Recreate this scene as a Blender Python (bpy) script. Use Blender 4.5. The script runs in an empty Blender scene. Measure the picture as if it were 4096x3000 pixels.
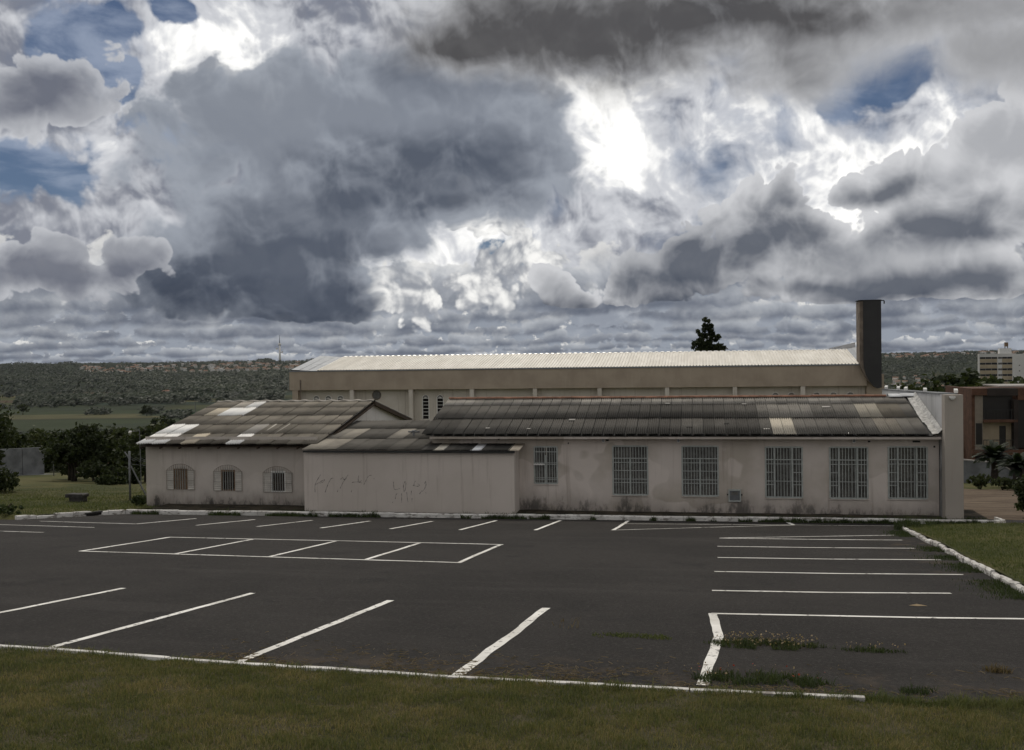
import bpy, bmesh, math, random
import numpy as np
from mathutils import Vector, Matrix, noise as mnoise

rnd = random.Random(7)
scene = bpy.context.scene
COL = scene.collection

# ------------------------------------------------------------------ camera
CAM = Vector((0.0, 0.0, 5.4))
YAW, PITCH, ROLL = math.radians(10.5), -math.atan(62 / 4000), 0.0135
cam_data = bpy.data.cameras.new('camera')
cam_data.sensor_fit = 'HORIZONTAL'
cam_data.sensor_width = 36.0
cam_data.lens = 36.0 * 4000 / 4096
cam_data.clip_start = 0.1
cam_data.clip_end = 40000
cam = bpy.data.objects.new('camera', cam_data)
COL.objects.link(cam)
_f = Vector((-math.sin(YAW) * math.cos(PITCH), math.cos(YAW) * math.cos(PITCH), math.sin(PITCH)))
_r0 = Vector((math.cos(YAW), math.sin(YAW), 0))
_u0 = _r0.cross(_f)
_r = _r0 * math.cos(ROLL) - _u0 * math.sin(ROLL)
_u = _u0 * math.cos(ROLL) + _r0 * math.sin(ROLL)
cam.matrix_world = Matrix(((_r.x, _u.x, -_f.x, CAM.x), (_r.y, _u.y, -_f.y, CAM.y), (_r.z, _u.z, -_f.z, CAM.z), (0, 0, 0, 1)))
scene.camera = cam

# ------------------------------------------------------------------ render / exposure
scene.render.engine = 'CYCLES'
scene.cycles.use_denoising = True
scene.cycles.use_adaptive_sampling = True
scene.cycles.adaptive_threshold = 0.02
scene.cycles.max_bounces = 6
scene.cycles.diffuse_bounces = 3
scene.cycles.glossy_bounces = 2
scene.cycles.transparent_max_bounces = 8
scene.cycles.sample_clamp_indirect = 4
scene.view_settings.view_transform = 'Standard'
scene.view_settings.look = 'None'
scene.view_settings.exposure = 0.0
scene.view_settings.gamma = 1.0
scene.view_settings.use_curve_mapping = False

# ------------------------------------------------------------------ sun (veiled by cloud, high, beyond the buildings to the right)
SUN_EL, SUN_AZ = math.radians(52), math.radians(-18)      # azimuth from +Y towards +X
sun_dir = Vector((math.sin(SUN_AZ) * math.cos(SUN_EL), math.cos(SUN_AZ) * math.cos(SUN_EL), math.sin(SUN_EL)))
sd = bpy.data.lights.new('sun', 'SUN')
sd.energy = 1.5
sd.angle = math.radians(10)
sd.color = (1.0, 0.93, 0.82)
so = bpy.data.objects.new('sun', sd)
so.rotation_euler = (-sun_dir).to_track_quat('-Z', 'Y').to_euler()
so.location = (0, 0, 60)
COL.objects.link(so)

# ------------------------------------------------------------------ sky: Nishita blue behind procedural cloud layers
world = bpy.data.worlds.new('World')
scene.world = world
world.use_nodes = True
wt = world.node_tree
wt.nodes.clear()


class S:
    """A node socket with arithmetic, to write the shader maths plainly."""
    tree = None

    def __init__(self, sock):
        self.s = sock

    @staticmethod
    def link(v, inp):
        if isinstance(v, S):
            S.tree.links.new(v.s, inp)
        elif isinstance(v, (tuple, list, Vector)):
            v = tuple(v)
            inp.default_value = v if len(inp.default_value) == len(v) else v + (1.0,)
        else:
            inp.default_value = v

    @staticmethod
    def math(op, a, b=None, c=None, clamp=False):
        n = S.tree.nodes.new('ShaderNodeMath')
        n.operation = op
        n.use_clamp = clamp
        for i, v in enumerate((a, b, c)):
            if v is not None:
                S.link(v, n.inputs[i])
        return S(n.outputs[0])

    def __add__(self, o): return S.math('ADD', self, o)
    def __radd__(self, o): return S.math('ADD', self, o)
    def __sub__(self, o): return S.math('SUBTRACT', self, o)
    def __rsub__(self, o): return S.math('SUBTRACT', o, self)
    def __mul__(self, o): return S.math('MULTIPLY', self, o)
    def __rmul__(self, o): return S.math('MULTIPLY', self, o)
    def __truediv__(self, o): return S.math('DIVIDE', self, o)
    def max(self, o): return S.math('MAXIMUM', self, o)
    def min(self, o): return S.math('MINIMUM', self, o)

    def step(self, a, b, lo=0.0, hi=1.0, smooth=True):
        n = S.tree.nodes.new('ShaderNodeMapRange')
        n.interpolation_type = 'SMOOTHSTEP' if smooth else 'LINEAR'
        n.clamp = True
        S.link(self, n.inputs[0])
        for i, v in enumerate((a, b, lo, hi)):
            S.link(v, n.inputs[i + 1])
        return S(n.outputs[0])


def vmath(op, a, b=None, c=None):
    n = S.tree.nodes.new('ShaderNodeVectorMath')
    n.operation = op
    S.link(a, n.inputs[0])
    if b is not None:
        S.link(b, n.inputs[1])
    if c is not None:
        S.link(c, n.inputs[2])
    return S(n.outputs['Value' if op in ('LENGTH', 'DOT_PRODUCT', 'DISTANCE') else 'Vector'])


def combine(x, y, z):
    n = S.tree.nodes.new('ShaderNodeCombineXYZ')
    for i, v in enumerate((x, y, z)):
        S.link(v, n.inputs[i])
    return S(n.outputs[0])


def separate(v):
    n = S.tree.nodes.new('ShaderNodeSeparateXYZ')
    S.link(v, n.inputs[0])
    return [S(o) for o in n.outputs]


def noise(vec, scale, detail=6, rough=0.55, lac=2.0, dist=0.0, color=False, dims='2D'):
    n = S.tree.nodes.new('ShaderNodeTexNoise')
    n.noise_dimensions = dims
    S.link(vec, n.inputs['Vector'])
    S.link(scale, n.inputs['Scale'])
    n.inputs['Detail'].default_value = detail
    n.inputs['Roughness'].default_value = rough
    n.inputs['Lacunarity'].default_value = lac
    n.inputs['Distortion'].default_value = dist
    return S(n.outputs['Color' if color else 'Fac'])


def voronoi(vec, scale, detail=2, rough=0.5, smooth=None, feature='F1', dims='2D'):
    n = S.tree.nodes.new('ShaderNodeTexVoronoi')
    n.feature = 'SMOOTH_F1' if smooth else feature
    n.voronoi_dimensions = dims
    S.link(vec, n.inputs['Vector'])
    n.inputs['Scale'].default_value = scale
    n.inputs['Detail'].default_value = detail
    n.inputs['Roughness'].default_value = rough
    if smooth:
        n.inputs['Smoothness'].default_value = smooth
    return S(n.outputs['Distance'])


def mix(fac, a, b):
    n = S.tree.nodes.new('ShaderNodeMix')
    n.data_type = 'RGBA'
    S.link(fac, n.inputs[0])
    S.link(a, n.inputs[6])
    S.link(b, n.inputs[7])
    return S(n.outputs[2])


def lin(r, g=None, b=None):
    """8-bit sRGB to linear."""
    if g is None:
        g = b = r
    return tuple(((c / 255 + 0.055) / 1.055) ** 2.4 if c > 10 else c / 255 / 12.92 for c in (r, g, b))


def blobs(p, ells):
    """1 at the middle of the nearest ellipse, 0 on its rim, negative outside (p = azimuth, elevation in degrees)."""
    acc = None
    for (a, e, ra, re) in ells:
        d = vmath('LENGTH', vmath('MULTIPLY_ADD', p, (1 / ra, 1 / re, 0), (-a / ra, -e / re, 0)))
        if acc is None:
            acc = d
        else:
            acc = S.math('SMOOTH_MIN', acc, d, 0.25)
    return 1.0 - acc


HOLES = [(8.93,14.56,2.21,0.94),(9.97,14.95,1.3,0.57),(-36.37,9.96,2.47,0.99),(-30.29,12.54,0.99,0.52),(-28.57,11.35,1.3,0.26),(-30.28,18.72,1.17,0.57),(-34.32,16.68,1.3,1.09),(-32.95,14.39,0.88,0.73),(-10.1,5.69,1.17,0.36)]
GLOW = [(-15.54,5.79,5.46,2.08),(-11.39,6.52,4.16,2.34),(6.09,11.11,5.98,3.12),(10.05,11.05,4.16,1.56),(7.26,9.36,7.8,3.9),(-5.08,14.13,4.94,2.6),(-27.77,16.6,5.72,2.86),(2.71,11.57,5.2,3.38),(-3.83,11.64,3.38,3.9),(-24.69,14.95,2.86,1.82),(12.95,11.93,3.12,1.56)]
BIG = [(-22.77,12.42,8.58,3.9),(-16.2,12.56,9.36,3.9),(-21.35,8.29,8.58,3.64),(-24.86,5.01,7.02,3.64),(-11.6,10.07,5.46,2.86),(-21.42,4.02,3.38,2.34),(-28.7,3.99,2.86,2.08),(-13.68,9.08,5.2,1.82),(-27.47,6.94,3.12,2.86),(-14.63,14.63,6.24,2.34)]
TOP = [(-7.07,18.91,8.58,3.25),(-11.49,17.48,3.9,2.08),(-1.21,17.95,5.2,2.86),(5.44,17.66,8.58,2.73),(12.56,17.5,7.8,2.34),(4.21,15.49,3.9,1.82),(15.11,14.35,3.38,2.34)]
RIGHT = [(3.88,6.62,3.9,3.64),(4.63,9.16,1.95,1.43),(0.16,5.0,3.9,1.95),(8.86,5.41,8.58,2.6),(13.36,7.29,5.72,3.38),(10.94,9.22,3.38,1.3),(-2.9,3.81,2.34,1.43),(15.51,9.86,2.86,2.6),(-7.78,4.16,1.82,1.17),(-6.5,3.49,1.56,0.78),(12.46,3.81,8.84,1.25),(6.98,3.53,5.2,0.99)]
LEFT = [(-35.21,4.37,4.42,1.61),(-34.1,5.81,1.3,1.04),(-31.56,5.4,1.3,1.51),(-37.11,3.87,3.12,1.3),(-36.08,13.88,3.38,2.34),(-34.18,12.94,2.08,1.3)]
DARK = [(-28.0,3.99,3.38,1.69),(-21.43,3.51,3.38,1.43),(-25.12,3.76,7.02,2.34),(-23.87,5.77,5.2,2.34),(-20.39,5.29,1.82,2.86),(-17.54,9.33,4.94,1.56),(-14.18,10.34,3.9,1.43),(-13.69,8.58,4.42,0.78),(-7.09,17.52,8.58,2.47),(0.8,18.73,8.32,1.56),(-12.27,17.14,3.38,1.43),(1.91,5.7,4.94,2.08),(4.62,7.57,2.08,2.08),(10.23,3.71,8.58,0.83),(-1.36,4.79,2.86,1.43),(12.92,6.85,3.38,1.04),(10.72,9.12,2.34,0.52),(-35.0,4.26,4.42,1.04),(-31.57,4.56,1.04,1.04),(-36.08,14.1,2.08,1.17)]
PUFF = [(-11.76,7.8,2.47,1.51),(-12.91,8.45,1.43,1.17),(-10.21,7.28,1.95,0.91),(-17.35,4.52,1.95,1.56),(-15.82,3.87,2.6,1.17),(-8.54,5.72,1.82,1.09),(-9.85,4.84,2.21,1.09),(-12.2,4.09,2.08,1.09),(6.52,5.39,1.95,1.25),(9.55,4.65,3.12,0.99),(15.69,4.82,2.34,0.99),(-25.41,15.03,2.21,1.25),(-26.84,15.53,1.56,0.78),(2.64,5.17,2.08,0.47)]

S.tree = wt
_tc = wt.nodes.new('ShaderNodeTexCoord')
_dir = S(_tc.outputs['Generated'])
dx, dy, dz = separate(_dir)
az = S.math('ARCTAN2', dx, dy) * (180 / math.pi)
el = S.math('ARCSINE', dz) * (180 / math.pi)
P0 = combine(az, el, 0.0)
# warped chart coordinates, so that no outline stays an ellipse
w1 = vmath('SUBTRACT', noise(P0, 0.09, 3, 0.5, color=True), (0.5, 0.5, 0.5))
P = vmath('MULTIPLY_ADD', w1, (7.0, 4.5, 0), P0)
w2 = vmath('SUBTRACT', noise(vmath('ADD', P0, (31, 7, 3)), 0.42, 5, 0.55, color=True), (0.5, 0.5, 0.5))
PW = vmath('MULTIPLY_ADD', w2, (1.5, 1.2, 0), P)
w3 = vmath('SUBTRACT', noise(vmath('ADD', P0, (17, 41, 3)), 0.30, 1, 0.4, color=True), (0.5, 0.5, 0.5))
PV = vmath('MULTIPLY_ADD', w2, (1.0, 1.0, 0), P0)
PC = vmath('MULTIPLY_ADD', w3, (1.6, 1.3, 0), P0)
# shared detail fields
NB = noise(vmath('ADD', PC, (3, 11, 5)), 0.11, 5, 0.5)                        # broad
NM = noise(vmath('ADD', PC, (53, 21, 9)), 0.36, 7, 0.56)                      # middle
CAU = 1.0 - voronoi(PC, 0.5, 3.0, 0.5) * 1.1                                  # cauliflower bumps
CAUL = 1.0 - voronoi(vmath('ADD', PC, (0.16, 0.34, 0.0)), 0.5, 3.0, 0.5) * 1.1
CB = 1.0 - voronoi(vmath('MULTIPLY_ADD', w3, (2.4, 2.0, 0), P0), 0.17, 2.0, 0.45) * 1.1                        # big billows
CBL = 1.0 - voronoi(vmath('MULTIPLY_ADD', w3, (2.4, 2.0, 0), vmath('ADD', P0, (0.4, 0.9, 0))), 0.17, 2.0, 0.45) * 1.1
LIT = (CAUL - CAU) * 0.6 + (CBL - CB) * 0.9            # > 0 where a bump turns away from the light, < 0 where it faces it
sky = wt.nodes.new('ShaderNodeTexSky')
sky.sky_type = 'NISHITA'
sky.sun_disc = False
sky.sun_elevation = SUN_EL
sky.sun_rotation = SUN_AZ
sky.altitude = 1000
sky.air_density = 1.0
sky.dust_density = 0.6
SKY_STRENGTH = 0.1
blue = vmath('MULTIPLY', S(sky.outputs[0]), (SKY_STRENGTH * 0.22, SKY_STRENGTH * 0.25, SKY_STRENGTH * 0.30))


def vscale(c, f):
    n = S.tree.nodes.new('ShaderNodeVectorMath')
    n.operation = 'SCALE'
    S.link(c, n.inputs[0])
    S.link(f, n.inputs['Scale'])
    return S(n.outputs[0])


# thin cirrus over the blue
NC = noise(vmath('MULTIPLY', P0, (0.5, 1.5, 1)), 0.3, 6, 0.55, dist=0.3)
col = mix(NC.step(0.34, 0.70, 0.05, 0.55), blue, lin(176, 186, 204))

# high bright deck with holes, brightest where the veiled sun stands behind it
glow = blobs(P, GLOW)
hole = blobs(PW, HOLES) + (NM - 0.5) * 1.6 + (0.5 - CAU) * 0.6
deck_f = NB * 0.75 + NM * 0.55 + 0.02 - hole.step(-0.8, 0.8) * 0.95
deck_a = deck_f.step(0.26, 0.66)
deck_l = NB * 0.55 + NM * 0.55 + glow.step(-0.55, 0.8) * 0.42 + LIT * -0.5
deck_c = mix(deck_l.step(0.36, 0.80), lin(126, 130, 142), lin(206, 208, 213))
deck_c = mix(deck_l.step(0.76, 1.08), deck_c, (1.12, 1.11, 1.08))
col = mix(deck_a, col, deck_c)


core = blobs(P, DARK) + (NM - 0.5) * 0.5 + LIT * 0.55
CORE = core.step(-0.95, 1.1)


def layer(col, field, edge, soft, thick, c_rim, c_core, c_base, base_lo, base_hi, lit=0.0, opac=1.0, det=0.10, broad=0.5):
    a = field.step(edge, edge + soft, 0.0, opac)
    t = (field + (NM - 0.5) * det * 2.0 + (NB - 0.5) * broad * 2.0 + LIT * lit).step(edge, edge + thick)
    c = mix((t * 0.45 + CORE * 0.75 - 0.05).min(1.0).max(0.0), c_rim, c_core)
    c = mix((el + (NB - 0.5) * 4.0 + (NM - 0.5) * 2.5 - LIT * 2.5 * lit).step(base_lo, base_hi, 1.0, 0.0), c, c_base)
    return mix(a, col, c)


# rows of small flat-based cumulus, lower and smaller as they recede to the skyline
col = mix(el.step(1.0, 6.0, 0.85, 0.0), col, lin(150, 157, 168))
for i, (e_, a_, f_, op) in enumerate(((0.10, 0.55, 1.25, 0.9), (0.42, 0.75, 0.95, 0.9), (0.85, 1.0, 0.74, 0.9), (1.38, 1.3, 0.58, 0.9), (2.0, 1.7, 0.44, 0.92), (2.75, 2.1, 0.36, 0.85), (3.7, 2.6, 0.29, 0.7))):
    rn = noise(combine(az * f_ + 37.0 * i, el * f_ * 1.25 + 11.0 * i, 0.0), 1.0, 5, 0.56)
    rb = noise(combine(az * 0.16 * f_ + 53.0 * i, 5.0 * i, 0.0), 1.0, 2, 0.5)
    hgt = (el - e_ + (rn - 0.5) * a_ * 0.4 + (rb - 0.5) * a_ * 1.5 + (NM - 0.5) * a_ * 0.3) / a_                    # 0 at the base, 1 at the highest tops
    fld = (rn - 0.33) * 4.2 - hgt
    fld = fld + (rb - 0.5) * 1.5
    al_ = fld.step(0.0, 0.28) * hgt.step(-0.10, 0.16)
    lit_ = hgt * 0.62 + (0.35 - fld) * 0.30 + (NM - 0.5) * 0.9 + (rn - 0.5) * 0.6 + 0.20
    rc2 = mix(lit_.step(0.0, 0.75), lin(96, 103, 117), lin(176, 180, 186))
    rc2 = mix(lit_.step(0.55, 1.05), rc2, lin(226, 225, 222))
    col = mix(al_ * op, col, rc2)

# puffs of lit cumulus
puff_f = blobs(P, PUFF) + (CAU - 0.45) * 1.1 + (NM - 0.5) * 0.25
puff_a = puff_f.step(-0.28, -0.04, 0.0, 0.95)
puff_c = mix((LIT * -1.2 + NM * 0.5 + puff_f * 0.25 + 0.22).step(0.10, 1.0), lin(148, 152, 160), (0.98, 0.97, 0.94))
col = mix(puff_a, col, puff_c)
# the big grey mass left of centre
big_f = blobs(P, BIG) + (CAU - 0.45) * 0.42 + (NM - 0.5) * 0.22 - (el + (NM - 0.5) * 0.9).step(1.7, 2.5, 1.6, 0.0)
col = layer(col, big_f, -0.32, 0.34, 0.9, lin(152, 158, 168), lin(84, 91, 104), lin(56, 64, 79), 0.3, 6.0, lit=0.75, opac=0.97, det=0.24, broad=0.45)
# grey cumulus towers on the right
right_f = blobs(P, RIGHT) + (CAU - 0.45) * 0.62 + (NM - 0.5) * 0.22 - (el + (NM - 0.5) * 0.8).step(2.3, 3.1, 1.6, 0.0)
col = layer(col, right_f, -0.22, 0.11, 0.8, lin(206, 207, 210), lin(96, 101, 111), lin(68, 75, 89), 1.6, 4.4, lit=0.5, opac=0.97, det=0.2, broad=0.3)
# grey cumulus on the left
left_f = blobs(P, LEFT) + (CAU - 0.45) * 0.62 + (NM - 0.5) * 0.25 - (el + (NM - 0.5) * 0.8).step(2.7, 3.4, 1.6, 0.0)
col = layer(col, left_f, -0.2, 0.14, 0.6, lin(190, 192, 197), lin(106, 110, 122), lin(88, 93, 108), 1.6, 4.2, lit=0.4, opac=0.92, det=0.2)
# low dark cloud overhead
top_f = blobs(P, TOP) + (NM - 0.5) * 0.75 + (NB - 0.5) * 0.5
col = layer(col, top_f, -0.5, 0.8, 1.3, lin(182, 183, 186), lin(80, 79, 80), lin(90, 89, 90), -9, -8, lit=0.25, opac=0.95, det=0.25, broad=0.35)
bg = wt.nodes.new('ShaderNodeBackground')
bg.inputs['Strength'].default_value = SKY_STRENGTH
S.link(vscale(col, 1.0 / SKY_STRENGTH), bg.inputs['Color'])
# the same kind of broken cloud over the rest of the sky
RB = noise(vmath('ADD', P0, (3, 11, 5)), 0.07, 4, 0.55)
RM = noise(vmath('ADD', P0, (53, 21, 9)), 0.25, 3, 0.55)
rest = RB * 0.7 + RM * 0.5
rc_ = mix(rest.step(0.38, 0.52), lin(90, 112, 156), lin(214, 213, 211))
rc_ = mix((rest + (0.5 - RM) * 0.25).step(0.50, 0.80), rc_, lin(142, 142, 145))
rc_ = mix(el.step(-1.5, -0.2, 1.0, 0.0), rc_, lin(70, 74, 70))
bg2 = wt.nodes.new('ShaderNodeBackground')
bg2.inputs['Strength'].default_value = SKY_STRENGTH
S.link(vscale(rc_, 1.0 / SKY_STRENGTH), bg2.inputs['Color'])
out_of = el.step(19.5, 26.0).max(S.math('ABSOLUTE', az + 10.5).step(28.5, 36.0)).max(el.step(-1.4, -0.9, 1.0, 0.0))
mxs = wt.nodes.new('ShaderNodeMixShader')
S.link(out_of, mxs.inputs[0])
wt.links.new(bg.outputs[0], mxs.inputs[1])
wt.links.new(bg2.outputs[0], mxs.inputs[2])
wo = wt.nodes.new('ShaderNodeOutputWorld')
wt.links.new(mxs.outputs[0], wo.inputs[0])
world.cycles.sampling_method = 'MANUAL'
world.cycles.sample_map_resolution = 512

# ------------------------------------------------------------------ helpers
def link(o, parent=None):
    COL.objects.link(o)
    if parent is not None:
        o.parent = parent
    return o


def tag(o, label=None, cat=None, group=None, kind=None):
    if label:
        o['label'] = label
    if cat:
        o['category'] = cat
    if group:
        o['group'] = group
    if kind:
        o['kind'] = kind
    return o


def thing(name, label, cat, loc=(0, 0, 0), rz=0.0, group=None):
    o = bpy.data.objects.new(name, None)
    o.empty_display_size = 0.2
    o.location = loc
    o.rotation_euler = (0, 0, rz)
    link(o)
    return tag(o, label, cat, group)


def mesh_data(name, v, f, smooth=False):
    me = bpy.data.meshes.new(name)
    me.from_pydata([tuple(p) for p in v], [], [tuple(q) for q in f])
    if smooth:
        me.polygons.foreach_set('use_smooth', [True] * len(me.polygons))
    me.update()
    return me


def obj(name, me, m=None, parent=None, loc=None, rot=None, color=None):
    o = bpy.data.objects.new(name, me)
    if m is not None and len(me.materials) == 0:
        me.materials.append(m)
    if loc is not None:
        o.location = loc
    if rot is not None:
        o.rotation_euler = rot
    if color is not None:
        o.color = color
    return link(o, parent)


class MB:
    """Collects shapes for ONE mesh object."""

    def __init__(self):
        self.v, self.f, self.mi, self.cur = [], [], [], 0

    def add(self, v, f):
        n = len(self.v)
        self.v += [tuple(p) for p in v]
        self.f += [tuple(i + n for i in q) for q in f]
        self.mi += [self.cur] * len(f)
        return self

    def box(self, x0, x1, y0, y1, z0, z1):
        v = [(x0, y0, z0), (x1, y0, z0), (x1, y1, z0), (x0, y1, z0), (x0, y0, z1), (x1, y0, z1), (x1, y1, z1), (x0, y1, z1)]
        return self.add(v, [(0, 3, 2, 1), (4, 5, 6, 7), (0, 1, 5, 4), (1, 2, 6, 5), (2, 3, 7, 6), (3, 0, 4, 7)])

    def quad(self, a, b, c, d):
        return self.add([a, b, c, d], [(0, 1, 2, 3)])

    def prism(self, poly, y0, y1):
        """poly in (x, z), extruded along y."""
        n = len(poly)
        v = [(x, y0, z) for x, z in poly] + [(x, y1, z) for x, z in poly]
        f = [tuple(range(n)), tuple(range(2 * n - 1, n - 1, -1))] + [(i, i + n, (i + 1) % n + n, (i + 1) % n) for i in range(n)]
        return self.add(v, f)

    def prism_x(self, poly, x0, x1):
        """poly in (y, z), extruded along x."""
        n = len(poly)
        v = [(x0, y, z) for y, z in poly] + [(x1, y, z) for y, z in poly]
        f = [tuple(range(n - 1, -1, -1)), tuple(range(n, 2 * n))] + [((i + 1) % n, (i + 1) % n + n, i + n, i) for i in range(n)]
        return self.add(v, f)

    def tube(self, pts, rad, n=8, cap=True):
        pts = [Vector(p) for p in pts]
        if not isinstance(rad, (list, tuple)):
            rad = [rad] * len(pts)
        base = len(self.v)
        prev = None
        for i, p in enumerate(pts):
            t = (pts[min(i + 1, len(pts) - 1)] - pts[max(i - 1, 0)]).normalized()
            a = t.cross(Vector((0, 0, 1)) if abs(t.z) < 0.95 else Vector((0, 1, 0))).normalized()
            if prev is not None and a.dot(prev) < 0:
                a = -a
            prev = a
            b = t.cross(a)
            for k in range(n):
                c = 2 * math.pi * k / n
                self.v.append(tuple(p + (a * math.cos(c) + b * math.sin(c)) * rad[i]))
        fs = []
        for i in range(len(pts) - 1):
            for k in range(n):
                fs.append((base + i * n + k, base + i * n + (k + 1) % n, base + (i + 1) * n + (k + 1) % n, base + (i + 1) * n + k))
        if cap:
            fs.append(tuple(base + k for k in range(n - 1, -1, -1)))
            fs.append(tuple(base + (len(pts) - 1) * n + k for k in range(n)))
        self.f += fs
        self.mi += [self.cur] * len(fs)
        return self

    def data(self, name, mats=(), smooth=False):
        me = mesh_data(name, self.v, self.f, smooth)
        for m in mats:
            me.materials.append(m)
        if len(mats) > 1:
            me.polygons.foreach_set('material_index', self.mi)
        bm = bmesh.new()
        bm.from_mesh(me)
        bmesh.ops.recalc_face_normals(bm, faces=bm.faces)
        bm.to_mesh(me)
        bm.free()
        return me

    def build(self, name, mats, parent=None, smooth=False, loc=None, rot=None, color=None):
        if not isinstance(mats, (list, tuple)):
            mats = (mats,)
        return obj(name, self.data(name, mats, smooth), None, parent, loc, rot, color)


def raw_mesh(name, co, quads, m):
    """Big mesh from numpy arrays (co: N x 3, quads: M x k)."""
    me = bpy.data.meshes.new(name)
    co = np.asarray(co, dtype=np.float32)
    quads = np.asarray(quads, dtype=np.int32)
    k = quads.shape[1]
    me.vertices.add(len(co))
    me.vertices.foreach_set('co', co.ravel())
    me.loops.add(quads.size)
    me.loops.foreach_set('vertex_index', quads.ravel())
    me.polygons.add(len(quads))
    me.polygons.foreach_set('loop_start', np.arange(0, quads.size, k, dtype=np.int32))
    me.update(calc_edges=True)
    me.materials.append(m)
    return me


# ------------------------------------------------------------------ materials
def material(name, rough=0.8, spec=0.3, metallic=0.0):
    m = bpy.data.materials.new(name)
    m.use_nodes = True
    S.tree = m.node_tree
    b = m.node_tree.nodes['Principled BSDF']
    b.inputs['Roughness'].default_value = rough
    b.inputs['Specular IOR Level'].default_value = spec
    b.inputs['Metallic'].default_value = metallic
    return m, b


def coord(kind='Object'):
    n = S.tree.nodes.new('ShaderNodeTexCoord')
    return S(n.outputs[kind])


def position():
    n = S.tree.nodes.new('ShaderNodeNewGeometry')
    return S(n.outputs['Position'])


def island_random():
    n = S.tree.nodes.new('ShaderNodeNewGeometry')
    return S(n.outputs['Random Per Island'])


def obj_random():
    n = S.tree.nodes.new('ShaderNodeObjectInfo')
    return S(n.outputs['Random'])


def obj_color():
    n = S.tree.nodes.new('ShaderNodeObjectInfo')
    return S(n.outputs['Color'])


def set_in(b, name, v):
    S.link(v, b.inputs[name])


def bump(b, height, strength=0.3, dist=0.02):
    n = S.tree.nodes.new('ShaderNodeBump')
    n.inputs['Strength'].default_value = strength
    n.inputs['Distance'].default_value = dist
    S.link(height, n.inputs['Height'])
    S.tree.links.new(n.outputs[0], b.inputs['Normal'])


def n3(v, scale, detail=4, rough=0.55, dist=0.0):
    return noise(v, scale, detail, rough, dist=dist, dims='3D')


def plain(name, col, rough=0.8, spec=0.3, metallic=0.0, var=0.12, scale=3.0):
    m, b = material(name, rough, spec, metallic)
    p = position()
    f = n3(p, scale, 5, 0.6)
    set_in(b, 'Base Color', mix(f.step(0.3, 0.7), tuple(c * (1 - var) for c in col), tuple(min(1, c * (1 + var)) for c in col)))
    return m


# asphalt: worn, faintly blotched, speckled with stone
m_asphalt, b = material('asphalt', 0.92, 0.2)
p = position()
c = mix(n3(p, 0.30, 6, 0.62).step(0.36, 0.66), (0.0165, 0.0145, 0.0130), (0.027, 0.024, 0.0215))
# faint lanes worn pale by wheels, old damp marks and oil drips
c = mix(n3(vmath('MULTIPLY', p, (0.22, 1.5, 1)), 0.8, 5, 0.6).step(0.52, 0.74, 0, 0.6), c, (0.040, 0.036, 0.033))
c = mix(n3(vmath('ADD', p, (5, 9, 0)), 0.75, 6, 0.65).step(0.57, 0.68, 0, 0.75), c, (0.012, 0.011, 0.010))
c = mix(n3(p, 4.5, 5, 0.7).step(0.63, 0.72, 0, 0.4), c, (0.012, 0.011, 0.010))
# aggregate: dark binder, pale chippings of several sizes
c = mix(n3(p, 22, 3, 0.6).step(0.48, 0.72, 0, 0.55), c, (0.060, 0.055, 0.050))
c = mix(voronoi(p, 34, 0, dims='3D').step(0.06, 0.16, 0.75, 0.0), c, (0.105, 0.098, 0.09))
# hairline cracks
vc = S.tree.nodes.new('ShaderNodeTexVoronoi')
vc.feature = 'DISTANCE_TO_EDGE'
vc.voronoi_dimensions = '2D'
vc.inputs['Scale'].default_value = 0.22
S.link(vmath('MULTIPLY_ADD', vmath('SUBTRACT', S(S.tree.nodes.new('ShaderNodeTexNoise').outputs['Color']), (0.5, 0.5, 0.5)), (0, 0, 0), vmath('MULTIPLY_ADD', combine(n3(p, 0.9, 5, 0.65), n3(vmath('ADD', p, (8, 3, 1)), 0.9, 5, 0.65), 0.0), (1.6, 1.6, 0), p)), vc.inputs['Vector'])
crk = S(vc.outputs['Distance']).step(0.0, 0.0022, 1.0, 0.0) * n3(p, 0.35, 3, 0.5).step(0.45, 0.6)
c = mix(crk * 0.8, c, (0.008, 0.0075, 0.007))
# brown grit where the sweepings lie near the front kerb and the island
py_ = separate(p)[1]
px_ = separate(p)[0]
grit = n3(p, 2.2, 6, 0.65).step(0.5, 0.66)
near = py_.step(9.6, 11.6, 1.0, 0.0) * px_.step(-6.0, -3.5)
isl = px_.step(3.9, 5.2) * py_.step(16.0, 17.5) * py_.step(27, 29, 1.0, 0.0)
c = mix(near.max(isl) * grit * 0.5, c, (0.085, 0.062, 0.040))
set_in(b, 'Base Color', c)
bump(b, n3(p, 60, 3, 0.6), 0.8, 0.015)

# road paint, chipped
m_paint, b = material('road_paint', 0.75, 0.3)
p = position()
wear = (n3(p, 9, 6, 0.72) + n3(p, 0.8, 3, 0.5) * 0.25).step(0.68, 0.78)
c = mix(n3(p, 1.2, 4).step(0.3, 0.7), (0.60, 0.58, 0.53), (0.86, 0.84, 0.79))
set_in(b, 'Base Color', mix(wear, c, (0.07, 0.065, 0.06)))
bump(b, n3(p, 85, 3, 0.6), 0.4, 0.01)
m_yellow, b = material('yellow_paint', 0.75, 0.3)
p = position()
set_in(b, 'Base Color', mix(n3(p, 5, 6, 0.7).step(0.5, 0.62), (0.50, 0.36, 0.12), (0.10, 0.085, 0.05)))

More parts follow.
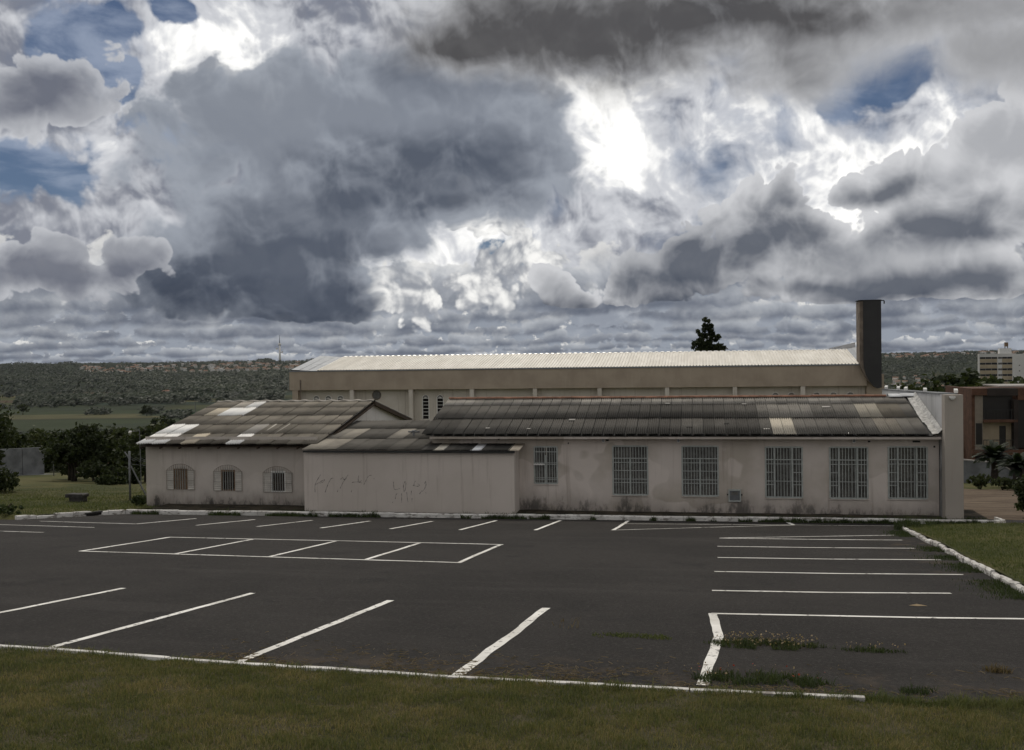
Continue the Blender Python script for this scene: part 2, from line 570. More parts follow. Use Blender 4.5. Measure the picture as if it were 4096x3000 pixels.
# lime-washed kerb
m_kerb, b = material('kerb_lime', 0.85, 0.25)
p = position()
c = mix(n3(p, 2.0, 5, 0.6).step(0.3, 0.7), (0.46, 0.44, 0.41), (0.72, 0.70, 0.66))
c = mix(n3(vmath('MULTIPLY', p, (1, 1, 2.5)), 3.6, 6, 0.68).step(0.50, 0.62, 0, 0.85), c, (0.17, 0.15, 0.13))
set_in(b, 'Base Color', c)
bump(b, n3(p, 14, 5, 0.6), 0.5, 0.02)


def plaster(name, c0, c1, stain=0.6, base=-0.1, top=0.75, patch=0.35, tint=(0.30, 0.25, 0.21)):
    """Old painted render: touched-up patches, faint run marks, damp and mould with ragged outlines along the foot."""
    m, b = material(name, 0.9, 0.2)
    p = position()
    x, y, z = separate(p)
    c = mix(n3(p, 0.55, 5, 0.55).step(0.35, 0.66), c0, c1)
    blk = voronoi(vmath('MULTIPLY', p, (0.42, 0.42, 0.27)), 1.0, 0, dims='3D')
    c = mix(n3(vmath('ADD', p, (7, 3, 2)), 0.7, 2, 0.4).step(0.54, 0.57, 0, patch), c, tuple(min(1, v * 1.12) for v in c1))
    c = mix(n3(vmath('MULTIPLY', p, (5.0, 5.0, 0.25)), 1.0, 5, 0.6).step(0.54, 0.74, 0, 0.55), c, tint)
    # ragged damp line: its height wanders with the noise
    lvl = z + (n3(vmath('MULTIPLY', p, (0.9, 0.9, 0.45)), 1.0, 6, 0.66) - 0.5) * 1.5
    damp = lvl.step(base, top, 1.0, 0.0)
    c = mix(damp * stain * 0.75, c, tuple(v * 0.42 for v in tint))
    mould = (n3(vmath('MULTIPLY', p, (3.2, 3.2, 1.3)), 1.0, 7, 0.72) + damp * 0.28 - 0.17).step(0.50, 0.66)
    c = mix(mould * damp * stain, c, (0.045, 0.043, 0.040))
    set_in(b, 'Base Color', c)
    bump(b, n3(p, 28, 4, 0.6), 0.25, 0.012)
    return m


m_wall_house = plaster('house_render', (0.48, 0.435, 0.39), (0.54, 0.49, 0.445), 0.95, -0.2, 0.75, 0.3)
m_wall_mid = plaster('annex_render', (0.53, 0.475, 0.425), (0.585, 0.525, 0.475), 0.25, -0.5, 0.4, 0.1)
m_wall_long = plaster('long_render', (0.44, 0.39, 0.335), (0.58, 0.52, 0.475), 0.75, -0.1, 0.95, 0.7)
m_wall_pale = plaster('gable_render', (0.52, 0.51, 0.49), (0.62, 0.61, 0.59), 0.1, -9, -8, 0.1)
m_pier = plaster('pier_render', (0.37, 0.335, 0.295), (0.41, 0.37, 0.325), 0.2, -0.4, 0.1, 0.0)
m_endwall = plaster('endwall_render', (0.44, 0.44, 0.44), (0.58, 0.58, 0.585), 0.5, 2.3, 4.2, 0.4, tint=(0.12, 0.12, 0.12))
m_church_band = plaster('church_band', (0.325, 0.269, 0.213), (0.388, 0.325, 0.256), 0.0, -99, -98, 0.2, tint=(0.450, 0.388, 0.312))
m_church_wall = plaster('church_render', (0.50, 0.46, 0.40), (0.57, 0.53, 0.47), 0.0, -99, -98, 0.15)

# fibre cement: the object's own colour, lichen and weather on top
m_fibre, b = material('fibre_cement', 0.92, 0.2)
p = position()
oc = obj_color()
lich = n3(p, 1.3, 6, 0.65)
c = mix(lich.step(0.42, 0.72, 0, 0.6), oc, vmath('MULTIPLY', oc, (0.55, 0.54, 0.53)))
c = mix(n3(vmath('MULTIPLY', p, (9, 1.2, 1.2)), 1.0, 4, 0.6).step(0.55, 0.8, 0, 0.5), c, vmath('MULTIPLY', oc, (1.35, 1.33, 1.3)))
c = mix(n3(p, 14, 4, 0.7).step(0.66, 0.72, 0, 0.7), c, (0.05, 0.048, 0.045))
set_in(b, 'Base Color', c)
bump(b, n3(p, 40, 3, 0.6), 0.2, 0.01)

m_clay = plain('clay_ridge', (0.22, 0.115, 0.075), 0.85, var=0.35, scale=5)
m_metal_roof, b = material('coated_steel_roof', 0.45, 0.5)
p = position()
set_in(b, 'Base Color', mix(n3(vmath('MULTIPLY', p, (1.5, 0.3, 1)), 1.0, 4, 0.6).step(0.35, 0.7), (0.70, 0.66, 0.58), (0.84, 0.80, 0.72)))
m_zinc, b = material('zinc_flashing', 0.32, 0.5, 0.85)
p = position()
set_in(b, 'Base Color', mix(n3(p, 4, 5, 0.6).step(0.35, 0.7), (0.62, 0.62, 0.61), (0.82, 0.82, 0.80)))
bump(b, n3(p, 6, 4, 0.6), 0.5, 0.03)
m_zinc_strip = plain('mottled_zinc', (0.34, 0.335, 0.32), 0.45, 0.5, 0.35, 0.4, 9.0)
m_zinc_dull = plain('weathered_zinc', (0.20, 0.215, 0.235), 0.5, 0.5, 0.3, 0.2, 2.0)
m_slab_dark = plain('dark_slab_paint', (0.042, 0.042, 0.043), 0.85, var=0.12, scale=0.8)
m_slab_side = plain('slab_side_concrete', (0.17, 0.14, 0.115), 0.9, var=0.3, scale=1.5)
m_concrete = plain('old_concrete', (0.05, 0.047, 0.043), 0.9, var=0.4, scale=4)
m_conc_wall = plain('concrete_wall', (0.15, 0.155, 0.16), 0.9, var=0.3, scale=0.8)
m_white = plain('white_enamel', (0.74, 0.73, 0.70), 0.5, var=0.1)
m_grille = plain('pale_grille_paint', (0.36, 0.38, 0.36), 0.55, var=0.12, scale=6)
m_steel = plain('galvanised_steel', (0.16, 0.165, 0.17), 0.5, 0.4, 0.3, 0.15)
m_dark = plain('dark_metal', (0.03, 0.03, 0.03), 0.6)
m_shutter = plain('aged_shutter_paint', (0.56, 0.53, 0.48), 0.7, var=0.15)
m_brown_pane = plain('brown_pane', (0.030, 0.020, 0.014), 0.3, 0.5, var=0.4, scale=5)
m_rust = plain('rusty_grille', (0.20, 0.175, 0.15), 0.8, var=0.3, scale=8)
m_wood = plain('weathered_wood', (0.20, 0.135, 0.085), 0.85, var=0.3, scale=7)
m_wood_dark = plain('dark_rafter', (0.05, 0.035, 0.024), 0.9, var=0.3, scale=7)
m_glass, b = material('dusty_glass', 0.22, 0.5)
p = position()
set_in(b, 'Base Color', mix(n3(p, 1.1, 4, 0.6).step(0.35, 0.7), (0.095, 0.092, 0.085), (0.155, 0.148, 0.136)))
set_in(b, 'Roughness', n3(p, 5, 4).step(0.3, 0.7, 0.12, 0.4))
m_dark_in = plain('dark_interior', (0.012, 0.010, 0.009), 0.9)
m_spray, b = material('spray_paint', 0.8, 0.2)
set_in(b, 'Base Color', mix(n3(position(), 9, 4, 0.7).step(0.35, 0.65), (0.17, 0.155, 0.145), (0.34, 0.31, 0.285)))

# vegetation
def leafmat(name, cols, rough=0.65, trans=0.25, nscale=0.6, rw=0.6):
    m, b = material(name, rough, 0.25)
    r = island_random()
    p = position()
    f = (r * rw + n3(p, nscale, 5, 0.65).step(0.3, 0.7, 0.0, 1.15 - rw, False) - 0.08).max(0.0).min(1.0)
    n = S.tree.nodes.new('ShaderNodeValToRGB')
    S.link(f, n.inputs[0])
    while len(n.color_ramp.elements) < len(cols):
        n.color_ramp.elements.new(0.5)
    for i, cc in enumerate(cols):
        n.color_ramp.elements[i].position = i / (len(cols) - 1)
        n.color_ramp.elements[i].color = tuple(cc) + (1,)
    colr = S(n.outputs[0])
    set_in(b, 'Base Color', colr)
    if trans:
        t = S.tree.nodes.new('ShaderNodeBsdfTranslucent')
        S.link(vmath('MULTIPLY', colr, (1.2, 1.25, 0.7)), t.inputs['Color'])
        mx = S.tree.nodes.new('ShaderNodeMixShader')
        mx.inputs[0].default_value = trans
        S.tree.links.new(b.outputs[0], mx.inputs[1])
        S.tree.links.new(t.outputs[0], mx.inputs[2])
        S.tree.links.new(mx.outputs[0], S.tree.nodes['Material Output'].inputs[0])
    return m


m_blade = leafmat('lawn_blades', [(0.0667, 0.0780, 0.0336), (0.1077, 0.1234, 0.0457), (0.1577, 0.1598, 0.0624), (0.2578, 0.2158, 0.1056), (0.3591, 0.2846, 0.1573)], nscale=1.4)
m_blade_green = leafmat('green_blades', [(0.0562, 0.0750, 0.0287), (0.0988, 0.1200, 0.0438), (0.1425, 0.1575, 0.0612), (0.2188, 0.2075, 0.0988)], nscale=1.0)
m_weed = leafmat('weed_leaves', [(0.030, 0.043, 0.019), (0.051, 0.070, 0.027), (0.081, 0.101, 0.038)], nscale=2.0)
m_straw = leafmat('dry_straw', [(0.10, 0.075, 0.045), (0.16, 0.12, 0.07), (0.22, 0.17, 0.10)], nscale=2.0)
m_seed = leafmat('seed_heads', [(0.22, 0.15, 0.08), (0.32, 0.24, 0.14), (0.42, 0.33, 0.22)], nscale=2.0)
m_red = leafmat('red_petals', [(0.25, 0.03, 0.02), (0.35, 0.05, 0.03)], nscale=2.0)
m_leaf_dark = leafmat('dark_foliage', [(0.019, 0.026, 0.012), (0.032, 0.043, 0.016), (0.054, 0.065, 0.023)], nscale=0.25)
m_leaf_mid = leafmat('mid_foliage', [(0.027, 0.036, 0.016), (0.049, 0.062, 0.023), (0.078, 0.089, 0.032)], nscale=0.25)
m_leaf_far = leafmat('far_foliage', [(0.0110, 0.0175, 0.0083), (0.0168, 0.0255, 0.0102), (0.0254, 0.0365, 0.0133)], trans=0.0, nscale=0.004, rw=0.22)
m_frond = leafmat('cycad_fronds', [(0.010, 0.016, 0.009), (0.018, 0.027, 0.013), (0.03, 0.042, 0.018)], nscale=1.0)
m_bark = plain('bark', (0.035, 0.028, 0.022), 0.95, var=0.4, scale=6)

m_soil, b = material('lawn_soil', 0.95, 0.1)
p = position()
c = mix(n3(p, 1.3, 6, 0.62).step(0.38, 0.62), (0.060, 0.058, 0.030), (0.11, 0.092, 0.055))
set_in(b, 'Base Color', mix(n3(p, 45, 3, 0.7).step(0.4, 0.7, 0, 0.8), c, (0.032, 0.032, 0.018)))
bump(b, n3(p, 50, 4, 0.7), 0.8, 0.03)

m_lawn, b = material('mown_slope', 0.95, 0.1)
p = position()
c = mix(n3(p, 0.16, 6, 0.6).step(0.36, 0.64), (0.058, 0.064, 0.024), (0.118, 0.106, 0.044))
c = mix(n3(vmath('ADD', p, (11, 4, 0)), 0.22, 5, 0.62).step(0.60, 0.72, 0, 0.7), c, (0.17, 0.105, 0.052))
c = mix(n3(p, 2.6, 6, 0.7).step(0.42, 0.72, 0, 0.55), c, (0.026, 0.032, 0.012))
set_in(b, 'Base Color', c)
bump(b, n3(p, 6, 6, 0.7), 0.9, 0.12)

m_verge, b = material('verge_soil', 0.95, 0.1)
p = position()
c = mix(n3(p, 1.6, 6, 0.65).step(0.4, 0.62), (0.030, 0.027, 0.020), (0.070, 0.058, 0.042))
set_in(b, 'Base Color', c)
bump(b, n3(p, 20, 5, 0.7), 0.8, 0.03)

m_dirt, b = material('bare_dirt_yard', 0.95, 0.1)
p = position()
c = mix(n3(vmath('MULTIPLY', p, (0.5, 1.1, 1)), 0.9, 6, 0.66).step(0.36, 0.66), (0.085, 0.063, 0.045), (0.15, 0.115, 0.083))
c = mix(n3(vmath('MULTIPLY', p, (0.7, 2.5, 1)), 1.6, 6, 0.7).step(0.58, 0.70, 0, 0.7), c, (0.22, 0.18, 0.14))
set_in(b, 'Base Color', c)
bump(b, n3(p, 9, 5, 0.7), 0.6, 0.05)

# far country: woods on the slopes, a patchwork of crops on the valley floor
m_terrain, b = material('valley_land', 0.95, 0.1)
p = position()
x, y, z = separate(p)
fv = vmath('MULTIPLY', combine(x + y * 0.25, y - x * 0.12, 0.0), (0.0030, 0.0075, 1))
vn = S.tree.nodes.new('ShaderNodeTexVoronoi')
vn.voronoi_dimensions = '2D'
vn.distance = 'CHEBYCHEV'
vn.inputs['Scale'].default_value = 1.0
vn.inputs['Randomness'].default_value = 0.85
S.link(fv, vn.inputs['Vector'])
cell = separate(S(vn.outputs['Color']))[0]
r = S.tree.nodes.new('ShaderNodeValToRGB')
S.link(cell, r.inputs[0])
r.color_ramp.interpolation = 'CONSTANT'
fc = [(0.0, (0.030, 0.040, 0.022)), (0.2, (0.062, 0.066, 0.028)), (0.38, (0.026, 0.040, 0.028)), (0.55, (0.092, 0.086, 0.042)), (0.7, (0.036, 0.048, 0.022)), (0.86, (0.075, 0.048, 0.030))]
while len(r.color_ramp.elements) < len(fc):
    r.color_ramp.elements.new(0.5)
for i, (ps, cc) in enumerate(fc):
    r.color_ramp.elements[i].position = ps
    r.color_ramp.elements[i].color = cc + (1,)
crop = mix(n3(p, 0.012, 6, 0.65).step(0.35, 0.7, 0, 0.6), S(r.outputs[0]), (0.0230, 0.0299, 0.0138))
crop = mix(S(vn.outputs['Distance']).step(0.42, 0.52, 0, 0.5), crop, (0.0173, 0.0207, 0.0104))
wood = mix(n3(p, 0.006, 7, 0.7).step(0.38, 0.64), (0.0099, 0.0151, 0.0073), (0.0219, 0.0315, 0.0128))
dist = vmath('LENGTH', combine(x, y, 0.0))
c = mix((dist + (n3(p, 0.004, 5, 0.6) - 0.5) * 900).step(2250, 2420), crop, wood)
near_g = mix(n3(p, 0.16, 6, 0.6).step(0.36, 0.64), (0.055, 0.062, 0.024), (0.105, 0.096, 0.040))
scrub = mix(n3(p, 0.05, 6, 0.68).step(0.4, 0.62), (0.0150, 0.0188, 0.0090), (0.0338, 0.0375, 0.0165))
c = mix(dist.step(700, 950), scrub, c)
c = mix(dist.step(95, 150), near_g, c)
set_in(b, 'Base Color', c)

# ------------------------------------------------------------------ the ground
def plane_z(y):
    return 3.13 - 0.094 * y


def kerb_y(x):
    """Front edge of the kerb along the buildings and round the corner on the left."""
    if x > -20.1:
        return 33.5 + 0.052 * x
    if x > -21.7:
        return 32.45 - (-20.1 - x) / 1.6 * 3.55
    return 28.9 - (-21.7 - x) * 0.05


def lerp(t, pts):
    for (a, va), (b_, vb) in zip(pts, pts[1:]):
        if t <= b_:
            return va + (vb - va) * max(0.0, (t - a)) / (b_ - a)
    return pts[-1][1]


PROFILE = [(0, 0), (150, -11.0), (300, -22), (500, -36), (800, -51), (1100, -58), (1700, -61), (2300, -60), (2900, -48), (3600, -30), (4300, -9), (4900, 2), (5600, 6), (9000, 8), (30000, 8)]


def terrain_z(x, y):
    d = math.hypot(x, y)
    az_ = math.degrees(math.atan2(x, y))
    base = lerp(d, PROFILE)
    if d < 170:
        w = min(1.0, max(0.0, (d - 110) / 60.0))
        yy = max(y, -40)
        near_ = plane_z(yy)
        base = near_ * (1 - w) + base * w
        base += (mnoise.noise(Vector((x * 0.16, y * 0.16, 0.3))) * 0.22 + mnoise.noise(Vector((x * 0.05, y * 0.05, 4.3))) * 0.35) * min(1, max(0, (y - 36) / 12))
    if d > 2000:
        k = min(1.0, (d - 2000) / 2500)
        h = mnoise.noise(Vector((az_ * 0.11, d * 0.0005, 1.7))) * 9 + mnoise.noise(Vector((az_ * 0.4, d * 0.0011, 8.7))) * 5
        h += 7.0 * max(0.0, (az_ - 9) / 7.0) - 8.0 * max(0.0, 1 - abs(az_ - 9) / 5.0)
        h += lerp(az_, [(-180, 3), (-38, 6), (-24, 2), (-10, 0), (180, 0)])
        base += h * k
    # sink under the car park, the kerbed lawns and the yard, which are sheets of their own
    if y < kerb_y(max(-60, x)) + 0.6 and y > -60 or (-21.0 < x < 40 and 0 < y < 68):
        base -= 0.30
    if -45 < x < -19 and 28 < y < 62:
        base -= 0.30
    return base


def build_terrain():
    radii = [2.0]
    while radii[-1] < 28000:
        r_ = radii[-1]
        radii.append(r_ * (1.05 if r_ < 400 else 1.035) + 0.25)
    azs = [-180 + i * 4.0 for i in range(33)] + [-48 + i * 0.3 for i in range(264)] + [31.2 + i * 4.0 for i in range(38)]
    azs = sorted(set(round(a, 3) for a in azs if a < 179.9))
    na = len(azs)
    co = [(0, 0, 2.8)]
    for r_ in radii:
        for a in azs:
            x_, y_ = r_ * math.sin(math.radians(a)), r_ * math.cos(math.radians(a))
            co.append((x_, y_, terrain_z(x_, y_)))
    q = []
    for i in range(len(radii) - 1):
        for k in range(na):
            k2 = (k + 1) % na
            q.append((1 + i * na + k, 1 + i * na + k2, 1 + (i + 1) * na + k2, 1 + (i + 1) * na + k))
    me = raw_mesh('terrain', co, np.array(q)[:, ::-1], m_terrain)
    me.polygons.foreach_set('use_smooth', [True] * len(me.polygons))
    return tag(obj('terrain', me), kind='structure')


build_terrain()


def sheet_poly(name, pts, off, m, parent=None):
    me = mesh_data(name, [(x_, y_, plane_z(y_) + off) for x_, y_ in pts], [tuple(range(len(pts)))])
    o = obj(name, me, m, parent)
    return o


lot_pts = [(-70, 8.6), (14, 8.6), (14, 17.0), (5.35, 17.0), (5.95, 31.6), (34, 31.6), (34, 36.6), (9.3, 36.6), (9.3, 34.0)]
lot_pts += [(8.4 - i * 1.0, kerb_y(8.4 - i * 1.0) + 0.05) for i in range(29)] + [(-20.1, 32.5), (-21.7, 29.1), (-70, 27.1)]
lot = MB()
lot.add([(x_, y_, plane_z(y_)) for x_, y_ in lot_pts], [tuple(range(len(lot_pts)))])
lot = lot.build('parking_lot', m_asphalt)
tag(lot, kind='structure')
# triangulate the big polygon cleanly
_bm = bmesh.new()
_bm.from_mesh(lot.data)
bmesh.ops.triangulate(_bm, faces=_bm.faces)
_bm.to_mesh(lot.data)
_bm.free()


def grid_patch(name, xs, y0f, y1f, ny, zf, m, kind='structure'):
    co, q = [], []
    for x_ in xs:
        a, b_ = y0f(x_), y1f(x_)
        for j in range(ny + 1):
            y_ = a + (b_ - a) * j / ny
            co.append((x_, y_, zf(x_, y_)))
    n = ny + 1
    for i in range(len(xs) - 1):
        for j in range(ny):
            q.append((i * n + j, (i + 1) * n + j, (i + 1) * n + j + 1, i * n + j + 1))
    me = raw_mesh(name, co, q, m)
    me.polygons.foreach_set('use_smooth', [True] * len(me.polygons))
    return tag(obj(name, me), kind=kind)


def frange(a, b_, s):
    n = int(round((b_ - a) / s))
    return [a + (b_ - a) * i / n for i in range(n + 1)]


def front_kerb_y(x_):
    return lerp(x_, [(-12, 10.75), (-8, 10.35), (-5, 10.03), (-2.4, 9.80), (-0.7, 9.72), (1.6, 9.72), (14, 9.75)]) * 0.966


def bank_z(x_, y_):
    k = front_kerb_y(x_)
    return plane_z(k) + 0.045 + (k - y_) * 0.125 + mnoise.noise(Vector((x_ * 0.7, y_ * 0.7, 2))) * 0.03 + mnoise.noise(Vector((x_ * 2.3, y_ * 2.3, 5))) * 0.012


grid_patch('front_lawn', frange(-14, 12, 0.2), lambda x_: -6.0, lambda x_: front_kerb_y(x_) - 0.10, 80, bank_z, m_soil)


def left_lawn_z(x_, y_):
    t = min(1, max(0, (y_ - kerb_y(x_)) / 6.0))
    edge = min(1, max(0, (62 - y_) / 6.0)) * min(1, max(0, (x_ + 46) / 4.0))
    n = mnoise.noise(Vector((x_ * 0.16, y_ * 0.16, 0.3))) * 0.22 + mnoise.noise(Vector((x_ * 0.05, y_ * 0.05, 4.3))) * 0.35
    n = n * min(1, max(0, (y_ - 36) / 12)) + t * mnoise.noise(Vector((x_ * 0.35, y_ * 0.35, 7.3))) * 0.14
    rise = 0.13 if x_ > -21.7 else 0.15 * min(1.0, max(0.0, (y_ - kerb_y(x_)) / 0.4)) - 0.02
    return plane_z(y_) + rise * max(edge, 0.0) + n - 0.25 * (1 - edge)


grid_patch('left_lawn', frange(-46, -20.05, 0.35), lambda x_: kerb_y(x_) + (0.18 if x_ > -21.7 else 0.0), lambda x_: 62.0, 80, left_lawn_z, m_lawn)
grid_patch('verge', frange(-20.05, 9.2, 0.4), lambda x_: kerb_y(x_) + 0.14, lambda x_: 36.4, 6,
           lambda x_, y_: plane_z(min(y_, 33.9)) + 0.10 + mnoise.noise(Vector((x_ * 1.3, y_ * 1.3, 1))) * 0.03, m_verge)


def island_kerb_x(y_):
    return lerp(y_, [(17.0, 5.12), (17.8, 5.15), (19.7, 5.28), (22.07, 5.38), (25.46, 5.64), (28.76, 5.75), (31.3, 5.9)])


def island_z(x_, y_):
    e = min(1, max(0, (x_ - island_kerb_x(y_)) / 3.0))
    return plane_z(y_) + 0.12 + 0.10 * e + mnoise.noise(Vector((x_ * 0.5, y_ * 0.5, 3.1))) * 0.05 * e


def build_island():
    co, q = [], []
    ys = frange(17.0, 31.3, 0.3)
    nx = 60
    for y_ in ys:
        x0 = island_kerb_x(y_) + 0.085
        for i in range(nx + 1):
            x_ = x0 + (30 - x0) * (i / nx) ** 1.6
            co.append((x_, y_, island_z(x_, y_)))
    n = nx + 1
    for j in range(len(ys) - 1):
        for i in range(nx):
            q.append((j * n + i, j * n + i + 1, (j + 1) * n + i + 1, (j + 1) * n + i))
    me = raw_mesh('island_lawn', co, q, m_lawn)
    me.polygons.foreach_set('use_smooth', [True] * len(me.polygons))
    tag(obj('island_lawn', me), kind='structure')


build_island()
grid_patch('dirt_yard', frange(8.5, 44, 0.8), lambda x_: 36.62, lambda x_: 68.0, 40,
           lambda x_, y_: plane_z(y_) + 0.0 + mnoise.noise(Vector((x_ * 0.4, y_ * 0.4, 6))) * 0.06, m_dirt)

# ------------------------------------------------------------------ painted lines: strips with a wandering, uneven edge, 4 mm above the asphalt
def painted_line(pts, w, m=None, name='parking_line', wob=0.012):
    pts = [Vector((x_, y_, 0)) for x_, y_ in pts]
    v, f = [], []
    seed = rnd.random() * 100
    dist_ = 0.0
    samp = []
    for a, b_ in zip(pts, pts[1:]):
        L = (b_ - a).length
        n = max(2, int(L / 0.12))
        for i in range(n + (1 if b_ is pts[-1] else 0)):
            samp.append((a.lerp(b_, i / n), (b_ - a).normalized(), dist_ + L * i / n))
        dist_ += L
    for q_, t, s in samp:
        nrm = Vector((-t.y, t.x, 0))
        c = q_ + nrm * mnoise.noise(Vector((s * 0.8, seed, 0))) * wob * 1.4
        for sgn in (-1, 1):
            ww = w / 2 + mnoise.noise(Vector((s * 2.6, seed + sgn * 9, 3))) * wob
            e = c + nrm * sgn * ww
            v.append((e.x, e.y, plane_z(e.y) + 0.004))
    for i in range(len(samp) - 1):
        f.append((2 * i, 2 * i + 2, 2 * i + 3, 2 * i + 1))
    me = mesh_data(name, v, f)
    return obj(name, me, m or m_paint, lot)


# front row, running down the slope
painted_line([(-12.25, 10.5), (-11.9, 15.1)], 0.10)
painted_line([(-9.79, 10.2), (-9.32, 14.95)], 0.10)
painted_line([(-7.35, 9.95), (-7.0, 14.85)], 0.10)
painted_line([(-4.88, 9.74), (-4.62, 14.55)], 0.11)
painted_line([(-2.45, 9.5), (-2.38, 10.5), (-2.36, 11.2), (-2.28, 12.3), (-2.25, 13.2), (-2.19, 14.3)], 0.12, wob=0.014)
painted_line([(0.03, 9.85), (0.102, 10.95), (0.161, 11.65), (0.222, 12.5), (0.200, 13.3), (0.183, 14.3)], 0.115, wob=0.012)
# right-hand stalls across the slope
for y0, y1, x0, x1 in ((14.28, 14.95, 0.16, 6.2), (16.68, 17.15, 0.2, 4.0), (19.35, 19.85, 0.28, 4.85), (21.95, 22.5, 0.39, 5.05), (24.58, 25.1, 0.43, 5.05), (26.95, 27.4, 0.53, 5.2)):
    painted_line([(x0, y0), ((x0 + x1) / 2, (y0 + y1) / 2 - 0.08), (x1, y1)], 0.10)
painted_line([(0.55, 26.98), (5.3, 29.0)], 0.09)
# the island of stalls in the middle
BX, BY0, BY1 = (-13.65, -11.3, -9.05, -6.85, -4.82), 20.25, 24.0
painted_line([(BX[0] - 0.05, BY0), (-9, BY0 - 0.25), (BX[-1] + 0.05, BY0 - 0.45)], 0.10)
painted_line([(BX[0], BY1), (-9, BY1 - 0.02), (BX[-1] + 0.12, BY1 - 0.12)], 0.10)
for i, x_ in enumerate(BX):
    painted_line([(x_, BY0 - 0.11 * i + 0.05), (x_ + 0.05, BY1 - 0.04 * i - 0.05)], 0.10)
# back row under the kerb
for (x0, y0), (x1, y1) in (((-17.05, 28.1), (-16.5, 30.8)), ((-15.0, 28.0), (-14.4, 30.8)), ((-13.0, 27.95), (-12.45, 30.9)), ((-10.95, 27.85), (-10.5, 31.0)),
                           ((-8.87, 28.0), (-8.5, 31.4)), ((-6.8, 28.1), (-6.55, 32.2)), ((-4.66, 28.5), (-4.5, 32.8)), ((-2.45, 29.0), (-2.28, 33.1))):
    painted_line([(x0, y0), (x1, y1)], 0.11)
painted_line([(-20.64, 28.5), (-17.05, 28.1)], 0.08)
painted_line([(-2.42, 31.7), (2.8, 32.4), (8.2, 32.9)], 0.07)
painted_line([(-2.42, 29.05), (1.0, 31.2), (2.95, 32.35)], 0.07)
painted_line([(2.84, 33.6), (2.92, 32.35)], 0.13)
# far left stalls
painted_line([(-27, 27.6), (-17.45, 26.55)], 0.08)
painted_line([(-27, 25.4), (-17.74, 24.63)], 0.08)
# hatched corner on the right
painted_line([(7.7, 34.55), (8.35, 33.05)], 0.12)
for i in range(8):
    painted_line([(8.05 + i * 0.55, 33.1 + 0.03 * i), (9.6 + i * 0.75, 34.9)], 0.09, m_yellow, 'hatch_line')


# ------------------------------------------------------------------ kerbs, stone by stone
def kerb_run(name, pts, w, h, length, side, m=m_kerb, rough_=0.012, gaps=(), label=None):
    """Stones along a polyline of (x, y); side = +1 puts the stone's width to the left of the run."""
    root = bpy.data.objects.new(name, None)
    link(root)
    tag(root, kind='structure')
    pts = [Vector((x_, y_, 0)) for x_, y_ in pts]
    for a, b_ in zip(pts, pts[1:]):
        L = (b_ - a).length
        n = max(1, int(round(L / length)))
        t = (b_ - a).normalized()
        nr = Vector((-t.y, t.x, 0)) * side
        for i in range(n):
            if rnd.random() < gaps if isinstance(gaps, float) else False:
                continue
            p0 = a + t * (L * i / n + 0.006)
            p1 = a + t * (L * (i + 1) / n - 0.006)
            j0, j1 = rnd.uniform(-rough_, rough_), rnd.uniform(-rough_, rough_)
            hh = h + rnd.uniform(-rough_, rough_)
            v = []
            ns = 5
            for k in range(ns + 1):
                q_ = p0.lerp(p1, k / ns) + nr * (j0 + (j1 - j0) * k / ns)
                z0 = plane_z(q_.y)
                wv = mnoise.noise(Vector((q_.x * 3.1, q_.y * 3.1, 1))) * rough_
                for (o_, zz) in ((0, -0.12), (0.0, hh - 0.03 + wv), (0.025, hh + wv), (w - 0.015, hh + wv * 0.6), (w, -0.12)):
                    e = q_ + nr * (o_ + wv * 0.5)
                    v.append((e.x, e.y, z0 + zz))
            f = []
            for k in range(ns):
                for s in range(4):
                    f.append((k * 5 + s, k * 5 + s + 1, (k + 1) * 5 + s + 1, (k + 1) * 5 + s))
            f += [(0, 1, 2, 3, 4), tuple(ns * 5 + s for s in (4, 3, 2, 1, 0))]
            mb = MB()
            mb.add(v, f)
            mb.build('kerb_stone', m, root)
    return root


kerb_run('back_kerb', [(x_, kerb_y(x_)) for x_ in frange(-20.1, 9.3, 4.9)], 0.13, 0.15, 0.98, 1)
kerb_run('corner_kerb', [(9.3, kerb_y(9.3)), (9.75, 34.6), (9.95, 36.2)], 0.13, 0.13, 0.8, 1)
kerb_run('left_kerb', [(-21.75, 28.9), (-20.95, 30.7), (-20.1, 32.45)], 0.14, 0.13, 0.75, 1, rough_=0.03)
kerb_run('island_kerb', [(island_kerb_x(y_), y_) for y_ in (31.3, 28.76, 25.46, 22.07, 19.7, 17.8, 17.0)], 0.10, 0.095, 0.62, 1, rough_=0.02)
kerb_run('front_kerb', [(x_, front_kerb_y(x_) - 0.0) for x_ in frange(-12.5, 1.45, 1.55)], 0.10, 0.085, 0.75, -1, rough_=0.008)

# ------------------------------------------------------------------ buildings
def wall_xz(x0, x1, z0, z1, y, holes, depth, thick=0.18):
    """A wall facing -y with real openings (x0, x1, z0, z1) and their reveals."""
    mb = MB()
    xs = sorted({x0, x1} | {h[0] for h in holes} | {h[1] for h in holes})
    zs = sorted({z0, z1} | {h[2] for h in holes} | {h[3] for h in holes})
    for xa, xb in zip(xs, xs[1:]):
        for za, zb in zip(zs, zs[1:]):
            cx, cz = (xa + xb) / 2, (za + zb) / 2
            if any(h[0] < cx < h[1] and h[2] < cz < h[3] for h in holes):
                continue
            mb.quad((xa, y, za), (xb, y, za), (xb, y, zb), (xa, y, zb))
    for a, b_, c, d in holes:
        mb.quad((a, y, c), (a, y, d), (a, y + depth, d), (a, y + depth, c))
        mb.quad((b_, y, c), (b_, y + depth, c), (b_, y + depth, d), (b_, y, d))
        mb.quad((a, y, d), (b_, y, d), (b_, y + depth, d), (a, y + depth, d))
        mb.quad((a, y, c), (a, y + depth, c), (b_, y + depth, c), (b_, y, c))
    return mb


